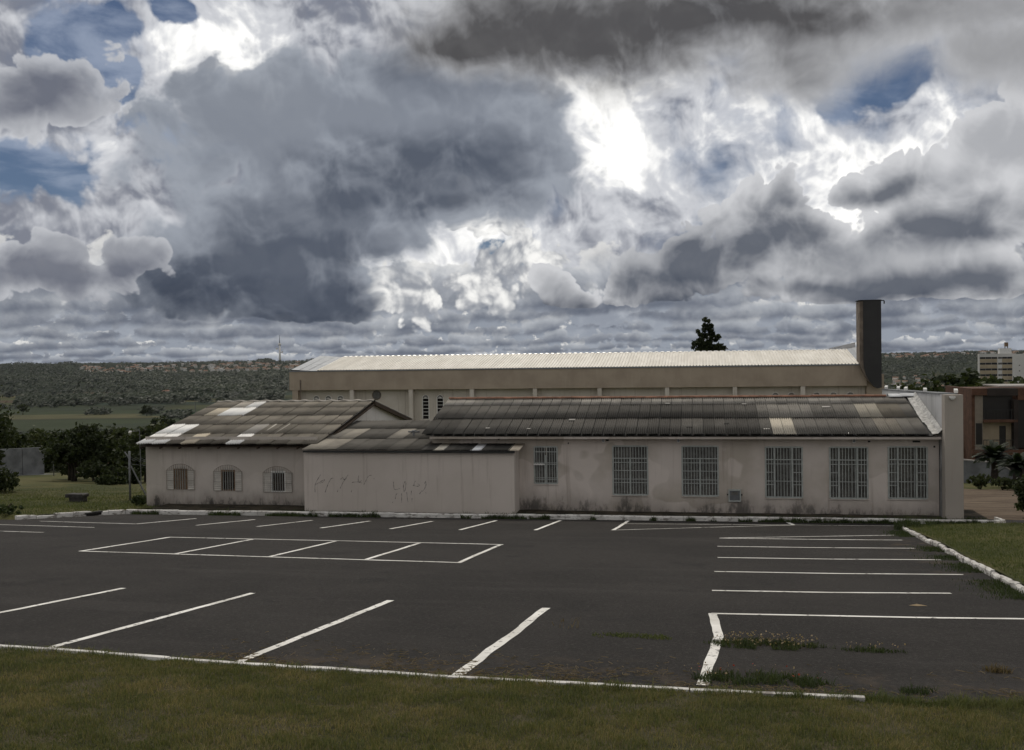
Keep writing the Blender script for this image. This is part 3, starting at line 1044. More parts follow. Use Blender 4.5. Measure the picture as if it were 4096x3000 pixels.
def corrugated(w, L, waves, amp, seg=6, thick=0.008):
    """A sheet lying in local x (width) and y (up the slope), waves across x."""
    n = waves * seg
    v, f = [], []
    for y_ in (0.0, L):
        for t in (0.0, -thick):
            for i in range(n + 1):
                x_ = w * i / n
                v.append((x_, y_, amp * math.sin(2 * math.pi * i / seg) + t))
    m_ = n + 1
    for i in range(n):
        f.append((i, i + 1, 2 * m_ + i + 1, 2 * m_ + i))
        f.append((m_ + i + 1, m_ + i, 3 * m_ + i, 3 * m_ + i + 1))
        f.append((m_ + i, m_ + i + 1, i + 1, i))
        f.append((2 * m_ + i, 2 * m_ + i + 1, 3 * m_ + i + 1, 3 * m_ + i))
    me = mesh_data('roof_sheet', v, f, True)
    me.materials.append(m_fibre)
    return me


def grey(v, warm=0.05, blue=0.0):
    return (v * (1 + warm * 0.6), v, v * (1 - warm) + blue, 1.0)


def sheet_rows(roof, me, w, x0, ncol, eave, slope, rows, colour, tilt=0.018, skew=0.004, lift=0.018, roll_=0.022):
    """rows: (start, length) measured up the slope from the eave point (y, z)."""
    ang = math.atan(slope)
    for r_, (s0, L) in enumerate(rows):
        for c_ in range(ncol):
            s = s0 + rnd.uniform(-0.012, 0.012)
            y_ = eave[0] + math.cos(ang) * s
            z_ = eave[1] + math.sin(ang) * s + L * math.sin(tilt) + rnd.uniform(0, 0.006)
            o = obj('roof_sheet', me[L], None, roof, (x0 + c_ * w, y_, z_), (ang - tilt + rnd.uniform(-0.003, 0.003), -roll_ * rnd.uniform(0.5, 1.3), rnd.uniform(-skew, skew)))
            o.color = colour(r_, c_)


# ---- left house ---------------------------------------------------------------------------------
HX0, HX1, HY = -20.95, -13.95, 35.3
HE, HS = (34.8, 2.36), 0.196
HRY = 41.5
house = thing('small_house', 'low pale rendered house with patched grey corrugated roof and three arched barred windows', 'house', (0, 0, 0))
hw = [(-20.07, -18.93), (-18.13, -16.98), (-16.12, -14.97)]
wz = [(0.60, 1.33, 1.58), (0.57, 1.30, 1.55), (0.54, 1.27, 1.51)]      # sill, spring, crown
centre = [(-19.79, -19.22), (-17.83, -17.27), (-15.82, -15.25)]
wall = MB()
holes = [(c_[0], c_[1], z_[0], z_[1] + 0.06) for c_, z_ in zip(centre, wz)]
wall.add(*(lambda w_: (w_.v, w_.f))(wall_xz(HX0, HX1, -0.9, 2.62, HY, holes, 0.14)))
wall.quad((HX0, HY, -0.9), (HX0, 47.4, -1.9), (HX0, 47.4, 2.6), (HX0, HY, 2.45))
wall_o = wall.build('wall', m_wall_house, house)
for gx in (HX0 + 0.002, HX1):
    gab = MB()
    gab.prism_x([(HY + 0.003, -0.9), (47.2, -1.9), (47.2, 2.44), (HRY, 3.58), (HY + 0.003, 2.40)], gx, gx + 0.12 if gx < -20 else gx + 0.002)
    gab.build('gable_wall', m_wall_pale, house)
roof = bpy.data.objects.new('roof', None)
link(roof, house)
ang = math.atan(HS)
# rafters and underside boards, then the sheets
u = MB()
u.add([(-21.0, HE[0] + 0.05, HE[1] - 0.10), (-13.74, HE[0] + 0.05, HE[1] - 0.10), (-13.74, HRY, HE[1] - 0.10 + (HRY - HE[0] - .05) * HS), (-21.0, HRY, HE[1] - 0.10 + (HRY - HE[0] - .05) * HS)], [(0, 1, 2, 3)])
u.add([(-21.0, HRY, 3.61), (-13.74, HRY, 3.61), (-13.74, 47.9, 2.33), (-21.0, 47.9, 2.33)], [(0, 1, 2, 3)])
u.build('roof_boarding', m_wood_dark, roof)
for x_ in frange(-20.9, -13.8, 0.79):
    r_ = MB()
    r_.prism_x([(HE[0] + 0.02, HE[1] - 0.17), (HE[0] + 0.02, HE[1] - 0.105), (HRY, HE[1] - 0.105 + (HRY - HE[0]) * HS), (HRY, HE[1] - 0.17 + (HRY - HE[0]) * HS)], x_, x_ + 0.05)
    r_.build('rafter', m_wood_dark, roof)
for s_ in (0,):
    r_ = MB()
    r_.prism_x([(HRY, 3.50), (HRY, 3.655), (47.9, 2.375), (47.9, 2.24)], -13.84, -13.72)
    r_.build('verge_board', m_wood_dark, roof)
sw, wv = 0.607, 6
rows = [(0.0, 1.56), (1.42, 1.56), (2.84, 1.56), (4.26, 1.56), (5.66, 1.24)]
shm = {L: corrugated(sw - 0.016, L, wv, 0.032) for L in (1.56, 1.24)}
WHITE, CREAM = (0.88, 0.87, 0.84, 1), (0.55, 0.49, 0.39, 1)
special = {(0, 0): WHITE, (0, 1): WHITE, (1, 0): WHITE, (1, 1): WHITE, (0, 6): WHITE, (0, 3): CREAM, (3, 2): WHITE, (3, 3): WHITE, (3, 1): CREAM, (4, 3): WHITE, (4, 2): (0.5, 0.46, 0.40, 1), (1, 6): (0.36, 0.34, 0.31, 1)}
base_row = [0.17, 0.195, 0.215, 0.19, 0.25]


def house_col(r_, c_):
    if (r_, c_) in special:
        return special[(r_, c_)]
    return grey(base_row[r_] * rnd.uniform(0.74, 1.06) * (1 + 0.015 * c_), 0.17)


sheet_rows(roof, shm, sw, -21.06, 12, HE, HS, rows, house_col, tilt=0.016, roll_=0.05)
# single cream strips left from older repairs
strip = corrugated(0.10, 1.5, 1, 0.019)
for x_, r_ in ((-16.62, 1), (-16.05, 1)):
    o = obj('roof_sheet', strip, None, roof, (x_, HE[0] + math.cos(ang) * rows[r_][0], HE[1] + math.sin(ang) * rows[r_][0] + 0.032), (ang, 0, 0))
    o.color = (0.56, 0.53, 0.47, 1)
# back slope, with the same sheets
bk = {L: shm[L] for L in (1.56, 1.24)}
for r_ in range(4):
    for c_ in range(12):
        s = r_ * 1.5
        o = obj('roof_sheet', shm[1.56], None, roof, (-21.06 + (c_ + 1) * sw, HRY + 0.1 + math.cos(ang) * (s + 1.5), 3.68 - math.sin(ang) * (s + 1.5)), (ang, 0, math.pi))
        o.color = grey(rnd.uniform(0.15, 0.2), 0.08)
# wavy ridge pieces
rp = MB()
n = 12
for i in range(n + 1):
    a = math.pi * i / n
    for k in range(9):
        rp.v.append((sw * k / 8, -0.16 * math.cos(a), 0.03 + 0.05 * math.sin(a) + 0.018 * math.sin(k * math.pi / 2 * 3.5)))
for i in range(n):
    for k in range(8):
        rp.f.append((i * 9 + k, i * 9 + k + 1, (i + 1) * 9 + k + 1, (i + 1) * 9 + k))
rp.mi = [0] * len(rp.f)
rpm = rp.data('ridge_piece', (m_fibre,), True)
for c_ in range(12):
    o = obj('ridge_piece', rpm, None, roof, (-21.06 + c_ * sw, HRY + 0.03, 3.665 + rnd.uniform(-0.006, 0.006)))
    o.color = grey(rnd.uniform(0.26, 0.40), 0.12)


def arch_pts(xa, xb, z1, zt, n=10):
    """Points along a segmental arch from left to right."""
    w = (xb - xa) / 2
    h = zt - z1
    R = (w * w + h * h) / (2 * h)
    cz = zt - R
    a0 = math.asin(w / R)
    return [((xa + xb) / 2 + R * math.sin(-a0 + 2 * a0 * i / n), cz + R * math.cos(-a0 + 2 * a0 * i / n)) for i in range(n + 1)]


slat_cache = {}
for k, ((xa, xb), (z0, z1, zt), (ca, cb)) in enumerate(zip(hw, wz, centre)):
    win = bpy.data.objects.new('window', None)
    link(win, house)
    # opening: boards or a dark room behind bars
    back = MB()
    back.quad((ca, HY + 0.13, z0), (cb, HY + 0.13, z0), (cb, HY + 0.13, z1 + 0.06), (ca, HY + 0.13, z1 + 0.06))
    back.build('pane', m_brown_pane if k else m_wood, win)
    fr = MB()
    t_ = 0.035
    for a, b_, c_, d in ((ca, ca + t_, z0, z1 + .06), (cb - t_, cb, z0, z1 + .06), (ca + t_, cb - t_, z0, z0 + t_), (ca + t_, cb - t_, z1 - 0.02 if k else z1 + .02, z1 + .06)):
        fr.box(a, b_, HY - 0.012, HY + 0.05, c_, d)
    fr.build('frame', m_wood if k < 2 else m_white, win)
    if k == 0:
        for i in range(4):
            x_ = ca + t_ + (cb - ca - 2 * t_) / 4 * i
            bd = MB()
            bd.box(x_ + 0.006, x_ + (cb - ca - 2 * t_) / 4 - 0.006, HY + 0.03, HY + 0.06, z0 + t_, z1 + 0.01)
            bd.build('board', m_wood, win)
    nb = 6
    for i in range(1, nb):
        x_ = ca + (cb - ca) * i / nb
        br = MB()
        br.box(x_ - 0.008, x_ + 0.008, HY - 0.05, HY - 0.034, z0, z1 + 0.14)
        br.build('bar', m_grille, win)
    # louvred shutters folded back against the wall
    for (sa, sb) in ((xa, ca - 0.012), (cb + 0.012, xb)):
        sh = bpy.data.objects.new('shutter', None)
        link(sh, win)
        f_ = MB()
        for a, b_, c_, d in ((sa, sa + 0.025, z0, z1), (sb - 0.025, sb, z0, z1), (sa + 0.025, sb - 0.025, z0, z0 + 0.03), (sa + 0.025, sb - 0.025, z1 - 0.03, z1)):
            f_.box(a, b_, HY - 0.03, HY - 0.004, c_, d)
        ns = 11
        for i in range(ns):
            zc = z0 + 0.05 + (z1 - z0 - 0.1) * i / (ns - 1)
            f_.add([(sa + 0.026, HY - 0.028, zc - 0.026), (sb - 0.026, HY - 0.028, zc - 0.026), (sb - 0.026, HY - 0.006, zc + 0.022), (sa + 0.026, HY - 0.006, zc + 0.022)], [(0, 1, 2, 3)])
        bpy.data.objects.remove(sh)
        f_.build('shutter', m_shutter, win)
    # the grille basket: arch, cross bars, short uprights under the arch
    g = MB()
    g.tube([(x_, HY - 0.055, z_) for x_, z_ in arch_pts(xa, xb, z1, zt)], 0.0065, 5)
    for zc in (z0, (z0 + z1) / 2 - 0.02, z1):
        g.box(xa, xb, HY - 0.062, HY - 0.05, zc - 0.004, zc + 0.004)
    for x_ in (xa, xb):
        g.box(x_ - 0.005, x_ + 0.005, HY - 0.062, HY - 0.05, z0, z1)
    ap = arch_pts(xa, xb, z1, zt, 14)
    for i in range(1, 14):
        x_, z_ = ap[i]
        g.box(x_ - 0.003, x_ + 0.003, HY - 0.06, HY - 0.05, z1, z_)
    for zc in [z0 + (z1 - z0) * i / 9 for i in range(1, 9)]:
        g.box(xa, xb, HY - 0.061, HY - 0.055, zc - 0.0025, zc + 0.0025)
    g.build('grille', m_rust, win)

# ---- annex between the two --------------------------------------------------------------------
AX0, AX1, AY = -13.97, -6.27, 34.0
annex = thing('annex', 'plain pale annex wall with black scrawled graffiti under a low dark roof', 'building', (0, 0, 0))
aw = MB()
aw.prism_x([(AY, -0.9), (39.6, -1.3), (39.6, 2.84), (AY, 2.24)], AX0, -9.47)
aw.prism_x([(AY + 0.002, -0.9), (34.99, -0.9), (34.99, 2.32), (AY + 0.002, 2.22)], -9.47, AX1)
aw_o = aw.build('wall', m_wall_mid, annex)
MS = 0.118
aroof = bpy.data.objects.new('roof', None)
link(aroof, annex)
fas = MB()
fas.box(-13.95, -6.22, 33.86, 33.885, 2.165, 2.235)
fas.build('eave_board', m_dark, aroof)
AE = (33.84, 2.262)
fw = 0.632
fl_a = {L: corrugated(fw + 0.02, L, 10, 0.008, 4, 0.006) for L in (2.12, 1.86, 1.24)}


def annex_col(r_, c_):
    sp = {(0, 0): grey(0.27, 0.16), (0, 1): grey(0.24, 0.16), (1, 1): grey(0.26, 0.16), (1, 0): grey(0.2, 0.14), (1, 4): grey(0.24, 0.15)}
    if (r_, c_) in sp:
        return sp[(r_, c_)]
    return grey(0.085 * rnd.uniform(0.82, 1.2), 0.13)


sheet_rows(aroof, fl_a, fw, -13.99, 7, AE, MS, [(0.0, 2.12), (2.0, 2.12), (4.0, 1.86)], annex_col, tilt=0.006, lift=0.012)
fl_f = {L: corrugated(0.40, L, 8, 0.012, 5, 0.006) for L in (1.2,)}


def strip_col(r_, c_):
    return {0: grey(0.12, 0.1), 2: (0.62, 0.58, 0.50, 1), 3: grey(0.10, 0.1), 6: (0.68, 0.69, 0.70, 1), 10: (0.60, 0.53, 0.43, 1)}.get(c_, grey(0.055 * rnd.uniform(0.8, 1.3), 0.1))


sheet_rows(aroof, fl_f, 0.335, -9.80, 11, (33.83, 2.262), MS, [(0.0, 1.2)], strip_col, tilt=0.0)
# vent pipes and debris on the roof
vp = MB()
vp.tube([(-10.55, 36.4, 2.55), (-10.55, 36.4, 2.75), (-10.55, 36.4, 2.76)], [0.04, 0.04, 0.07], 8)
vp.build('vent_pipe', m_conc_wall, aroof)
vp = MB()
vp.box(-10.95, -10.5, 37.0, 37.1, 2.66, 2.70)
vp.box(-10.8, -10.72, 37.0, 37.35, 2.70, 2.73)
vp.build('loose_batten', m_conc_wall, aroof)
# sprayed scrawls: flat strokes, 3 mm proud of the render
def stroke(pts, w=0.019, y_=AY - 0.003):
    v, f = [], []
    P_ = [Vector((x_, z_)) for x_, z_ in pts]
    Q = []
    for i in range(len(P_) - 1):
        p0, p1, p2, p3 = P_[max(i - 1, 0)], P_[i], P_[i + 1], P_[min(i + 2, len(P_) - 1)]
        for k in range(5):
            t = k / 5
            Q.append(0.5 * ((2 * p1) + (p2 - p0) * t + (2 * p0 - 5 * p1 + 4 * p2 - p3) * t * t + (3 * p1 - p0 - 3 * p2 + p3) * t ** 3))
    Q.append(P_[-1])
    for i, q_ in enumerate(Q):
        t = (Q[min(i + 1, len(Q) - 1)] - Q[max(i - 1, 0)]).normalized()
        nr = Vector((-t.y, t.x)) * w * (0.5 + 0.25 * math.sin(i * 1.3))
        v += [(q_.x + nr.x, y_, q_.y + nr.y), (q_.x - nr.x, y_, q_.y - nr.y)]
    for i in range(len(Q) - 1):
        f.append((2 * i, 2 * i + 1, 2 * i + 3, 2 * i + 2))
    return v, f


def gpx(cx, cz):
    """Crop pixels of the wall scrawl to wall metres."""
    return (-13.97 + (cx - 253) / 2.203 * 0.00912, 2.24 - (cz - 1000) / 2.203 * 0.00905)


scrawls = [
    [[(352, 1370), (352, 1310), (375, 1260), (405, 1215)], [(362, 1300), (405, 1275), (440, 1258), (425, 1280), (395, 1290)]],
    [[(443, 1370), (462, 1320), (480, 1280), (500, 1250), (520, 1243)], [(455, 1335), (448, 1355)]],
    [[(580, 1335), (600, 1295), (622, 1260), (655, 1215)], [(585, 1255), (605, 1238), (615, 1255), (640, 1245)], [(555, 1365), (562, 1345)]],
    [[(690, 1280), (740, 1275), (780, 1285)], [(752, 1220), (745, 1250), (752, 1278), (775, 1262)], [(680, 1365), (688, 1345)]],
    [[(795, 1298), (812, 1270), (830, 1235), (850, 1218), (870, 1220)], [(888, 1240), (890, 1252)]],
    [[(1062, 1270), (1062, 1300), (1072, 1338), (1118, 1328)], [(1048, 1452), (1056, 1445)], [(1075, 1420), (1082, 1385), (1095, 1368)]],
    [[(1165, 1265), (1150, 1300), (1152, 1350), (1162, 1345), (1172, 1290), (1163, 1265)], [(1132, 1370), (1132, 1410), (1130, 1450)], [(1178, 1360), (1182, 1410), (1188, 1448)]],
    [[(1238, 1305), (1252, 1270), (1258, 1265)], [(1232, 1300), (1270, 1308), (1292, 1300), (1275, 1285)], [(1220, 1345), (1216, 1385)], [(1224, 1410), (1222, 1445)]],
    [[(1338, 1285), (1345, 1265), (1350, 1290), (1340, 1320), (1325, 1345)], [(1290, 1375), (1310, 1348), (1320, 1352)], [(1345, 1360), (1350, 1370)]],
]
for st in scrawls:
    mb = MB()
    for s in st:
        mb.add(*stroke([gpx(*q_) for q_ in s]))
    mb.build('graffiti_letter', m_spray, aw_o)

# ---- long building -----------------------------------------------------------------------------
LX0, LX1, LY = -9.45, 7.82, 35.0
lb = thing('long_building', 'long low rendered building with grilled windows and dark corrugated roof', 'building', (0, 0, 0))
LW = [(-5.72, -4.90, 0.99, 2.30), (-2.94, -1.73, 0.62, 2.33), (-0.55, 0.67, 0.61, 2.33), (2.25, 3.46, 0.59, 2.31), (4.35, 5.57, 0.58, 2.31), (6.23, 7.45, 0.60, 2.33)]
lw = wall_xz(LX0, LX1, -0.9, 2.72, LY, LW, 0.12)
lw.quad((LX0, LY, -0.9), (LX0, LY, 2.72), (LX0, 42.2, 2.72), (LX0, 42.2, -0.9))
lw.add([(LX0, LY, 2.72), (LX0, 42.2, 2.72), (LX0, 38.6, 3.74)], [(0, 1, 2)])
lw_o = lw.build('wall', m_wall_long, lb)
LE, LS = (34.5, 2.745), 0.27
LRY = 38.6
la = math.atan(LS)
lroof = bpy.data.objects.new('roof', None)
link(lroof, lb)
u = MB()
u.box(LX0, LX1 - 0.005, 34.62, 34.997, 2.60, 2.68)
u.build('eave_beam', m_wall_long, lroof)
u = MB()
u.quad((-9.6, 34.56, 2.72), (7.6, 34.56, 2.72), (7.6, LRY, 3.80), (-9.6, LRY, 3.80))
u.quad((-9.6, LRY, 3.80), (7.6, LRY, 3.80), (7.6, 42.6, 2.72), (-9.6, 42.6, 2.72))
u.build('roof_boarding', m_dark, lroof)
lsw = 0.3815
lrows = [(0.0, 1.84), (1.76, 1.70), (3.38, 0.90)]
lshm = {L: corrugated(lsw - 0.016, L, 5, 0.024, 4, 0.006) for L in (1.84, 1.70, 0.90)}
LC, LC2 = (0.50, 0.46, 0.385, 1), (0.34, 0.315, 0.265, 1)
wide_tone = [[], [], []]
for r_ in range(3):
    t_ = 1.0
    for c_ in range(46):
        if c_ % rnd.choice((2, 3, 3, 4)) == 0:
            t_ = rnd.uniform(0.72, 1.22)
        wide_tone[r_].append(t_)


def long_col(r_, c_):
    f_ = c_ / 45
    if r_ == 0:
        v = lerp(f_, [(0, 0.066), (0.1, 0.068), (0.3, 0.075), (0.6, 0.068), (0.685, 0.06), (0.69, 0.115), (1, 0.12)])
        if c_ in (32, 33):
            return LC
        if c_ in (41, 42):
            return grey(0.20, 0.15)
        if c_ == 45:
            return grey(0.05, 0.1)
    elif r_ == 1:
        v = lerp(f_, [(0, 0.088), (0.2, 0.080), (0.45, 0.062), (0.5, 0.05), (0.685, 0.058), (0.69, 0.13), (1, 0.13)])
        if c_ in (40, 41):
            return LC2
        if c_ in (42, 43):
            return grey(0.15, 0.18)
    else:
        v = lerp(f_, [(0, 0.19), (0.5, 0.20), (0.8, 0.18), (1, 0.14)])
    return grey(v * 1.45 * wide_tone[r_][c_] * rnd.uniform(0.92, 1.08), 0.10)


sheet_rows(lroof, lshm, lsw, -9.72, 45, LE, LS, lrows, long_col, tilt=0.020, skew=0.003, lift=0.012)
bsh = {1.84: lshm[1.84]}
for r_ in range(3):
    for c_ in range(15):
        pass
bk = MB()
for c_ in range(17):
    x0_ = -9.72 + c_ * 1.02
    bk.add([(x0_, LRY, 3.86), (x0_ + 1.0, LRY, 3.86), (x0_ + 1.0, 42.7, 2.75), (x0_, 42.7, 2.75)], [(0, 1, 2, 3)])
bk.build('rear_slope', m_conc_wall, lroof)
# clay ridge tiles: half-round, lapped
rt = MB()
for i in range(7):
    a = math.pi * i / 6
    rt.v += [(0, -0.105 * math.cos(a), 0.075 * math.sin(a)), (0.40, -0.092 * math.cos(a), 0.064 * math.sin(a)), ]
for i in range(6):
    rt.f.append((2 * i, 2 * i + 1, 2 * i + 3, 2 * i + 2))
rt.mi = [0] * 6
rtm = rt.data('ridge_tile', (m_clay,), True)
for i in range(44):
    o = obj('ridge_tile', rtm, None, lroof, (-9.70 + i * 0.3745, LRY, 3.868 + rnd.uniform(-0.006, 0.006)), (0, rnd.uniform(-0.01, 0.01), rnd.uniform(-0.02, 0.02)))
# zinc flashing against the end wall: sloping run in overlapping lengths, and the bright cap at the ridge
for i, (s0, s1, wd) in enumerate(((0.05, 1.35, 0.28), (1.28, 2.7, 0.33), (2.62, 4.25, 0.30))):
    fl = MB()
    y0_, y1_ = LE[0] + math.cos(la) * s0, LE[0] + math.cos(la) * s1
    z0_, z1_ = LE[1] + math.sin(la) * s0 + 0.045 - 0.01 * i, LE[1] + math.sin(la) * s1 + 0.05
    xl = 7.80 - wd
    n = 6
    for k in range(n + 1):
        t = k / n
        jx = mnoise.noise(Vector((k * 0.9, i * 5.1, 0))) * 0.03
        jz = mnoise.noise(Vector((k * 1.7, i * 3.1, 4))) * 0.012
        fl.v += [(xl + jx, y0_ + (y1_ - y0_) * t, z0_ + (z1_ - z0_) * t + jz - 0.025), (7.70, y0_ + (y1_ - y0_) * t, z0_ + (z1_ - z0_) * t + jz), (7.83, y0_ + (y1_ - y0_) * t, z0_ + (z1_ - z0_) * t + 0.13)]
    for k in range(n):
        fl.f += [(k * 3, k * 3 + 1, k * 3 + 4, k * 3 + 3), (k * 3 + 1, k * 3 + 2, k * 3 + 5, k * 3 + 4)]
    fl.mi = [0] * len(fl.f)
    fl.build('flashing', m_zinc_strip, lroof)
for i, x0_ in enumerate((6.86, 7.28)):
    cp = MB()
    n = 8
    for k in range(n + 1):
        a = math.pi * k / n
        for x_ in (0, 0.48):
            cp.v.append((x0_ + x_, LRY - 0.20 * math.cos(a), 3.86 + 0.10 * math.sin(a) + 0.012 * i))
    for k in range(n):
        cp.f.append((2 * k, 2 * k + 1, 2 * k + 3, 2 * k + 2))
    cp.mi = [0] * n
    cp.build('ridge_cap', m_zinc, lroof)
# odd broken bits of fibre cement lying on the sheets
for x_, s_, v_ in ((-4.6, 1.5, .3), (-7.5, 0.6, .3), (-6.0, 0.55, .35), (-1.2, 3.4, .35), (1.6, 3.3, .4), (4.4, 2.9, .5), (2.2, 0.5, .6), (5.2, 1.8, 0.05), (-0.4, 0.7, 0.04), (0.9, 1.1, 0.05)):
    bt = MB()
    bt.box(0, rnd.uniform(0.12, 0.3), 0, rnd.uniform(0.06, 0.14), 0, 0.015)
    o = bt.build('broken_piece', m_fibre, lroof, loc=(x_, LE[0] + math.cos(la) * s_, LE[1] + math.sin(la) * s_ + 0.03), rot=(la, 0, rnd.uniform(-0.5, 0.5)), color=grey(v_, 0.08))


def grille_window(idx, a, b_, c_, d, plan):
    win = bpy.data.objects.new('window', None)
    link(win, lb)
    pn = MB()
    if plan == 'door':
        xs = [a, a + (b_ - a) * 0.245, a + (b_ - a) * 0.73, b_]
    else:
        xs = [a, (a + b_) / 2, b_]
    for x0_, x1_ in zip(xs, xs[1:]):
        g = MB()
        g.quad((x0_ + 0.01, LY + 0.09, c_ + 0.01), (x1_ - 0.01, LY + 0.09, c_ + 0.01), (x1_ - 0.01, LY + 0.09, d - 0.01), (x0_ + 0.01, LY + 0.09, d - 0.01))
        g.build('pane', m_glass, win)
    t_ = 0.032
    fr = MB()
    for q_ in ((a - 0.02, a + t_, c_, d), (b_ - t_, b_ + 0.02, c_, d), (a + t_, b_ - t_, d - t_, d + 0.02), (a + t_, b_ - t_, c_ - 0.02, c_ + t_)):
        fr.box(q_[0], q_[1], LY - 0.028, LY + 0.03, q_[2], q_[3])
    fr.build('frame', m_grille, win)
    for x_ in xs[1:-1]:
        mu = MB()
        mu.box(x_ - 0.03, x_ + 0.03, LY - 0.012, LY + 0.075, c_ + t_, d - t_ if plan == 'door' else c_ + (d - c_) * 0.76)
        mu.build('mullion', m_grille, win)
    H = d - c_
    if plan == 'small':
        hz = [c_ + H * f_ for f_ in (0.11, 0.155, 0.52, 0.56, 0.86)]
        nb = 9
    else:
        hz = [c_ + H * f_ for f_ in (0.255, 0.325, 0.50, 0.665, 0.75)]
        nb = 12
    for i in range(1, nb):
        x_ = a + (b_ - a) * i / nb + rnd.uniform(-0.005, 0.005)
        if any(abs(x_ - q_) < 0.035 for q_ in xs[1:-1]) and plan == 'door':
            continue
        br = MB()
        br.box(x_ - 0.0095, x_ + 0.0095, LY - 0.024, LY - 0.010, c_ + t_, d - t_)
        br.build('bar', m_grille, win)
    for k, zc in enumerate(hz):
        segs = [(a + t_, b_ - t_)]
        if plan == 'door' and k in (0, 2):
            segs = [(a + t_, xs[1] - 0.03), (xs[2] + 0.03, b_ - t_)]
        for s0, s1 in segs:
            br = MB()
            w_ = 0.016 if k in (4,) else 0.011
            br.box(s0, s1, LY - 0.030, LY - 0.0245, zc - w_, zc + w_)
            br.build('cross_bar', m_grille, win)
    if plan == 'small':
        lv = MB()
        for i in range(9):
            zc = c_ + H * 0.50 + 0.008 * (i % 2)
            lv.box(a - 0.02 + i * 0.045, a + 0.02 + i * 0.045, LY - 0.075, LY - 0.035, zc, zc + 0.05)
        lv.build('tilted_louvre', m_white, win)
    sl = MB()
    sl.box(a - 0.03, b_ + 0.03, LY - 0.035, LY + 0.05, c_ - 0.045, c_ - 0.022)
    sl.build('sill', m_wall_long, win)


for i, q_ in enumerate(LW):
    grille_window(i, *q_, plan='small' if i == 0 else ('pair' if i < 3 else 'door'))
for i, x_ in enumerate((-3.25, -0.665, 5.12)):
    br = thing('eave_lamp', ['small white box lamp under the eave left of the first wide window', 'small white box lamp under the eave between the two left wide windows', 'small white box lamp under the eave above the fifth wide window'][i], 'lamp', (x_, LY, 2.58), group='lamps under the eave')
    b1 = MB()
    b1.box(-0.045, 0.045, -0.16, -0.05, -0.11, 0.09)
    b1.box(-0.03, 0.03, -0.05, 0.0, 0.0, 0.05)
    b1.build('housing', m_white, br)
    b2 = MB()
    b2.box(-0.035, 0.035, -0.168, -0.161, -0.095, 0.02)
    b2.build('diffuser', m_zinc_dull, br)
mbx = thing('meter_box', 'small grey framed utility meter box low on the long wall', 'meter box', (1.215, LY, 0.645))
m1 = MB()
for q_ in ((-0.21, 0.21, 0.165, 0.21), (-0.21, 0.21, -0.21, -0.165), (-0.21, -0.17, -0.165, 0.165), (0.17, 0.21, -0.165, 0.165)):
    m1.box(q_[0], q_[1], -0.09, 0.002, q_[2], q_[3])
m1.build('case', m_grille, mbx)
m2 = MB()
m2.box(-0.169, 0.169, -0.075, -0.002, -0.164, 0.164)
m2.build('door', m_conc_wall, mbx)
m3 = MB()
m3.box(-0.11, 0.11, -0.082, -0.0755, 0.02, 0.13)
m3.build('viewing_pane', m_glass, mbx)
for x_ in (-0.235, 0.235):
    m4 = MB()
    m4.box(x_ - 0.02, x_ + 0.02, -0.03, 0.0, 0.0, 0.05)
    m4.build('hinge_lug', m_dark, mbx)
for x_, z_, w_ in ((5.62, 2.50, 0.04), (7.12, 2.50, 0.12), (7.68, 2.33, 0.03), (-3.12, 2.53, 0.05), (-7.0, 2.56, 0.03), (0.3, 2.60, 0.05), (-4.5, 2.42, 0.02)):
    h_ = MB()
    h_.box(x_ - w_, x_ + w_, LY - 0.006, LY + 0.0, z_ - 0.03, z_ + 0.03)
    h_.build('wall_hole_cover', m_dark, lw_o)

# ---- tall end wall with its front pier -----------------------------------------------------------
ew = thing('end_wall', 'tall streaked white wall with smooth front pier closing the long building', 'wall', (0, 0, 0))
e1 = MB()
e1.prism_x([(34.24, -0.9), (45.4, -1.9), (45.4, 3.87), (34.24, 4.07)], 7.846, 8.36)
e1.build('side_wall', m_endwall, ew)
e2 = MB()
e2.box(7.83, 8.385, 34.2, 34.62, -0.9, 4.075)
e2.build('pier', m_pier, ew)
e3 = MB()
e3.prism_x([(34.9, 4.062), (45.42, 3.873), (45.42, 3.91), (34.9, 4.10)], 7.825, 8.38)
e3.build('coping', m_conc_wall, ew)
fl_specs = [(7.95, 45.0, 3.90), (7.95, 42.4, 3.945), (7.95, 40.9, 3.97), (7.95, 37.6, 4.03), (8.25, 34.55, 4.09)]
names = ['floodlight on the far end of the tall end wall, farthest back', 'floodlight on the end wall coping, second from the back', 'floodlight on the end wall coping, third from the back', 'floodlight on the end wall coping, second from the front pier', 'floodlight on the end wall coping, nearest the front pier']
for (x_, y_, z_), nm in zip(fl_specs, names):
    t_ = thing('floodlight', 'small white ' + nm, 'floodlight', (x_, y_, z_ + 0.0), rnd.uniform(-0.6, 0.3), 'floodlights on the end wall')
    b1 = MB()
    b1.tube([(0, 0, -0.02), (0, 0, 0.07)], 0.012, 6)
    b1.build('bracket', m_steel, t_)
    b2 = MB()
    b2.prism_x([(-0.09, 0.03), (0.05, 0.07), (0.05, 0.17), (-0.09, 0.12)], -0.055, 0.055)
    b2.build('head', m_white, t_)
dl = thing('dome_camera', 'white dome camera on the front of the pier near its top', 'camera', (8.05, 34.2, 3.94))
b1 = MB()
b1.box(-0.09, 0.09, -0.08, 0.0, 0.03, 0.09)
b1.build('mount', m_white, dl)
b2 = MB()
n = 8
for i in range(5):
    a = math.pi / 2 * i / 4
    for k in range(n):
        c_ = 2 * math.pi * k / n
        b2.v.append((0.07 * math.cos(a) * math.cos(c_), -0.06 + 0.06 * math.cos(a) * math.sin(c_), 0.03 - 0.07 * math.sin(a)))
for i in range(4):
    for k in range(n):
        b2.f.append((i * n + k, i * n + (k + 1) % n, (i + 1) * n + (k + 1) % n, (i + 1) * n + k))
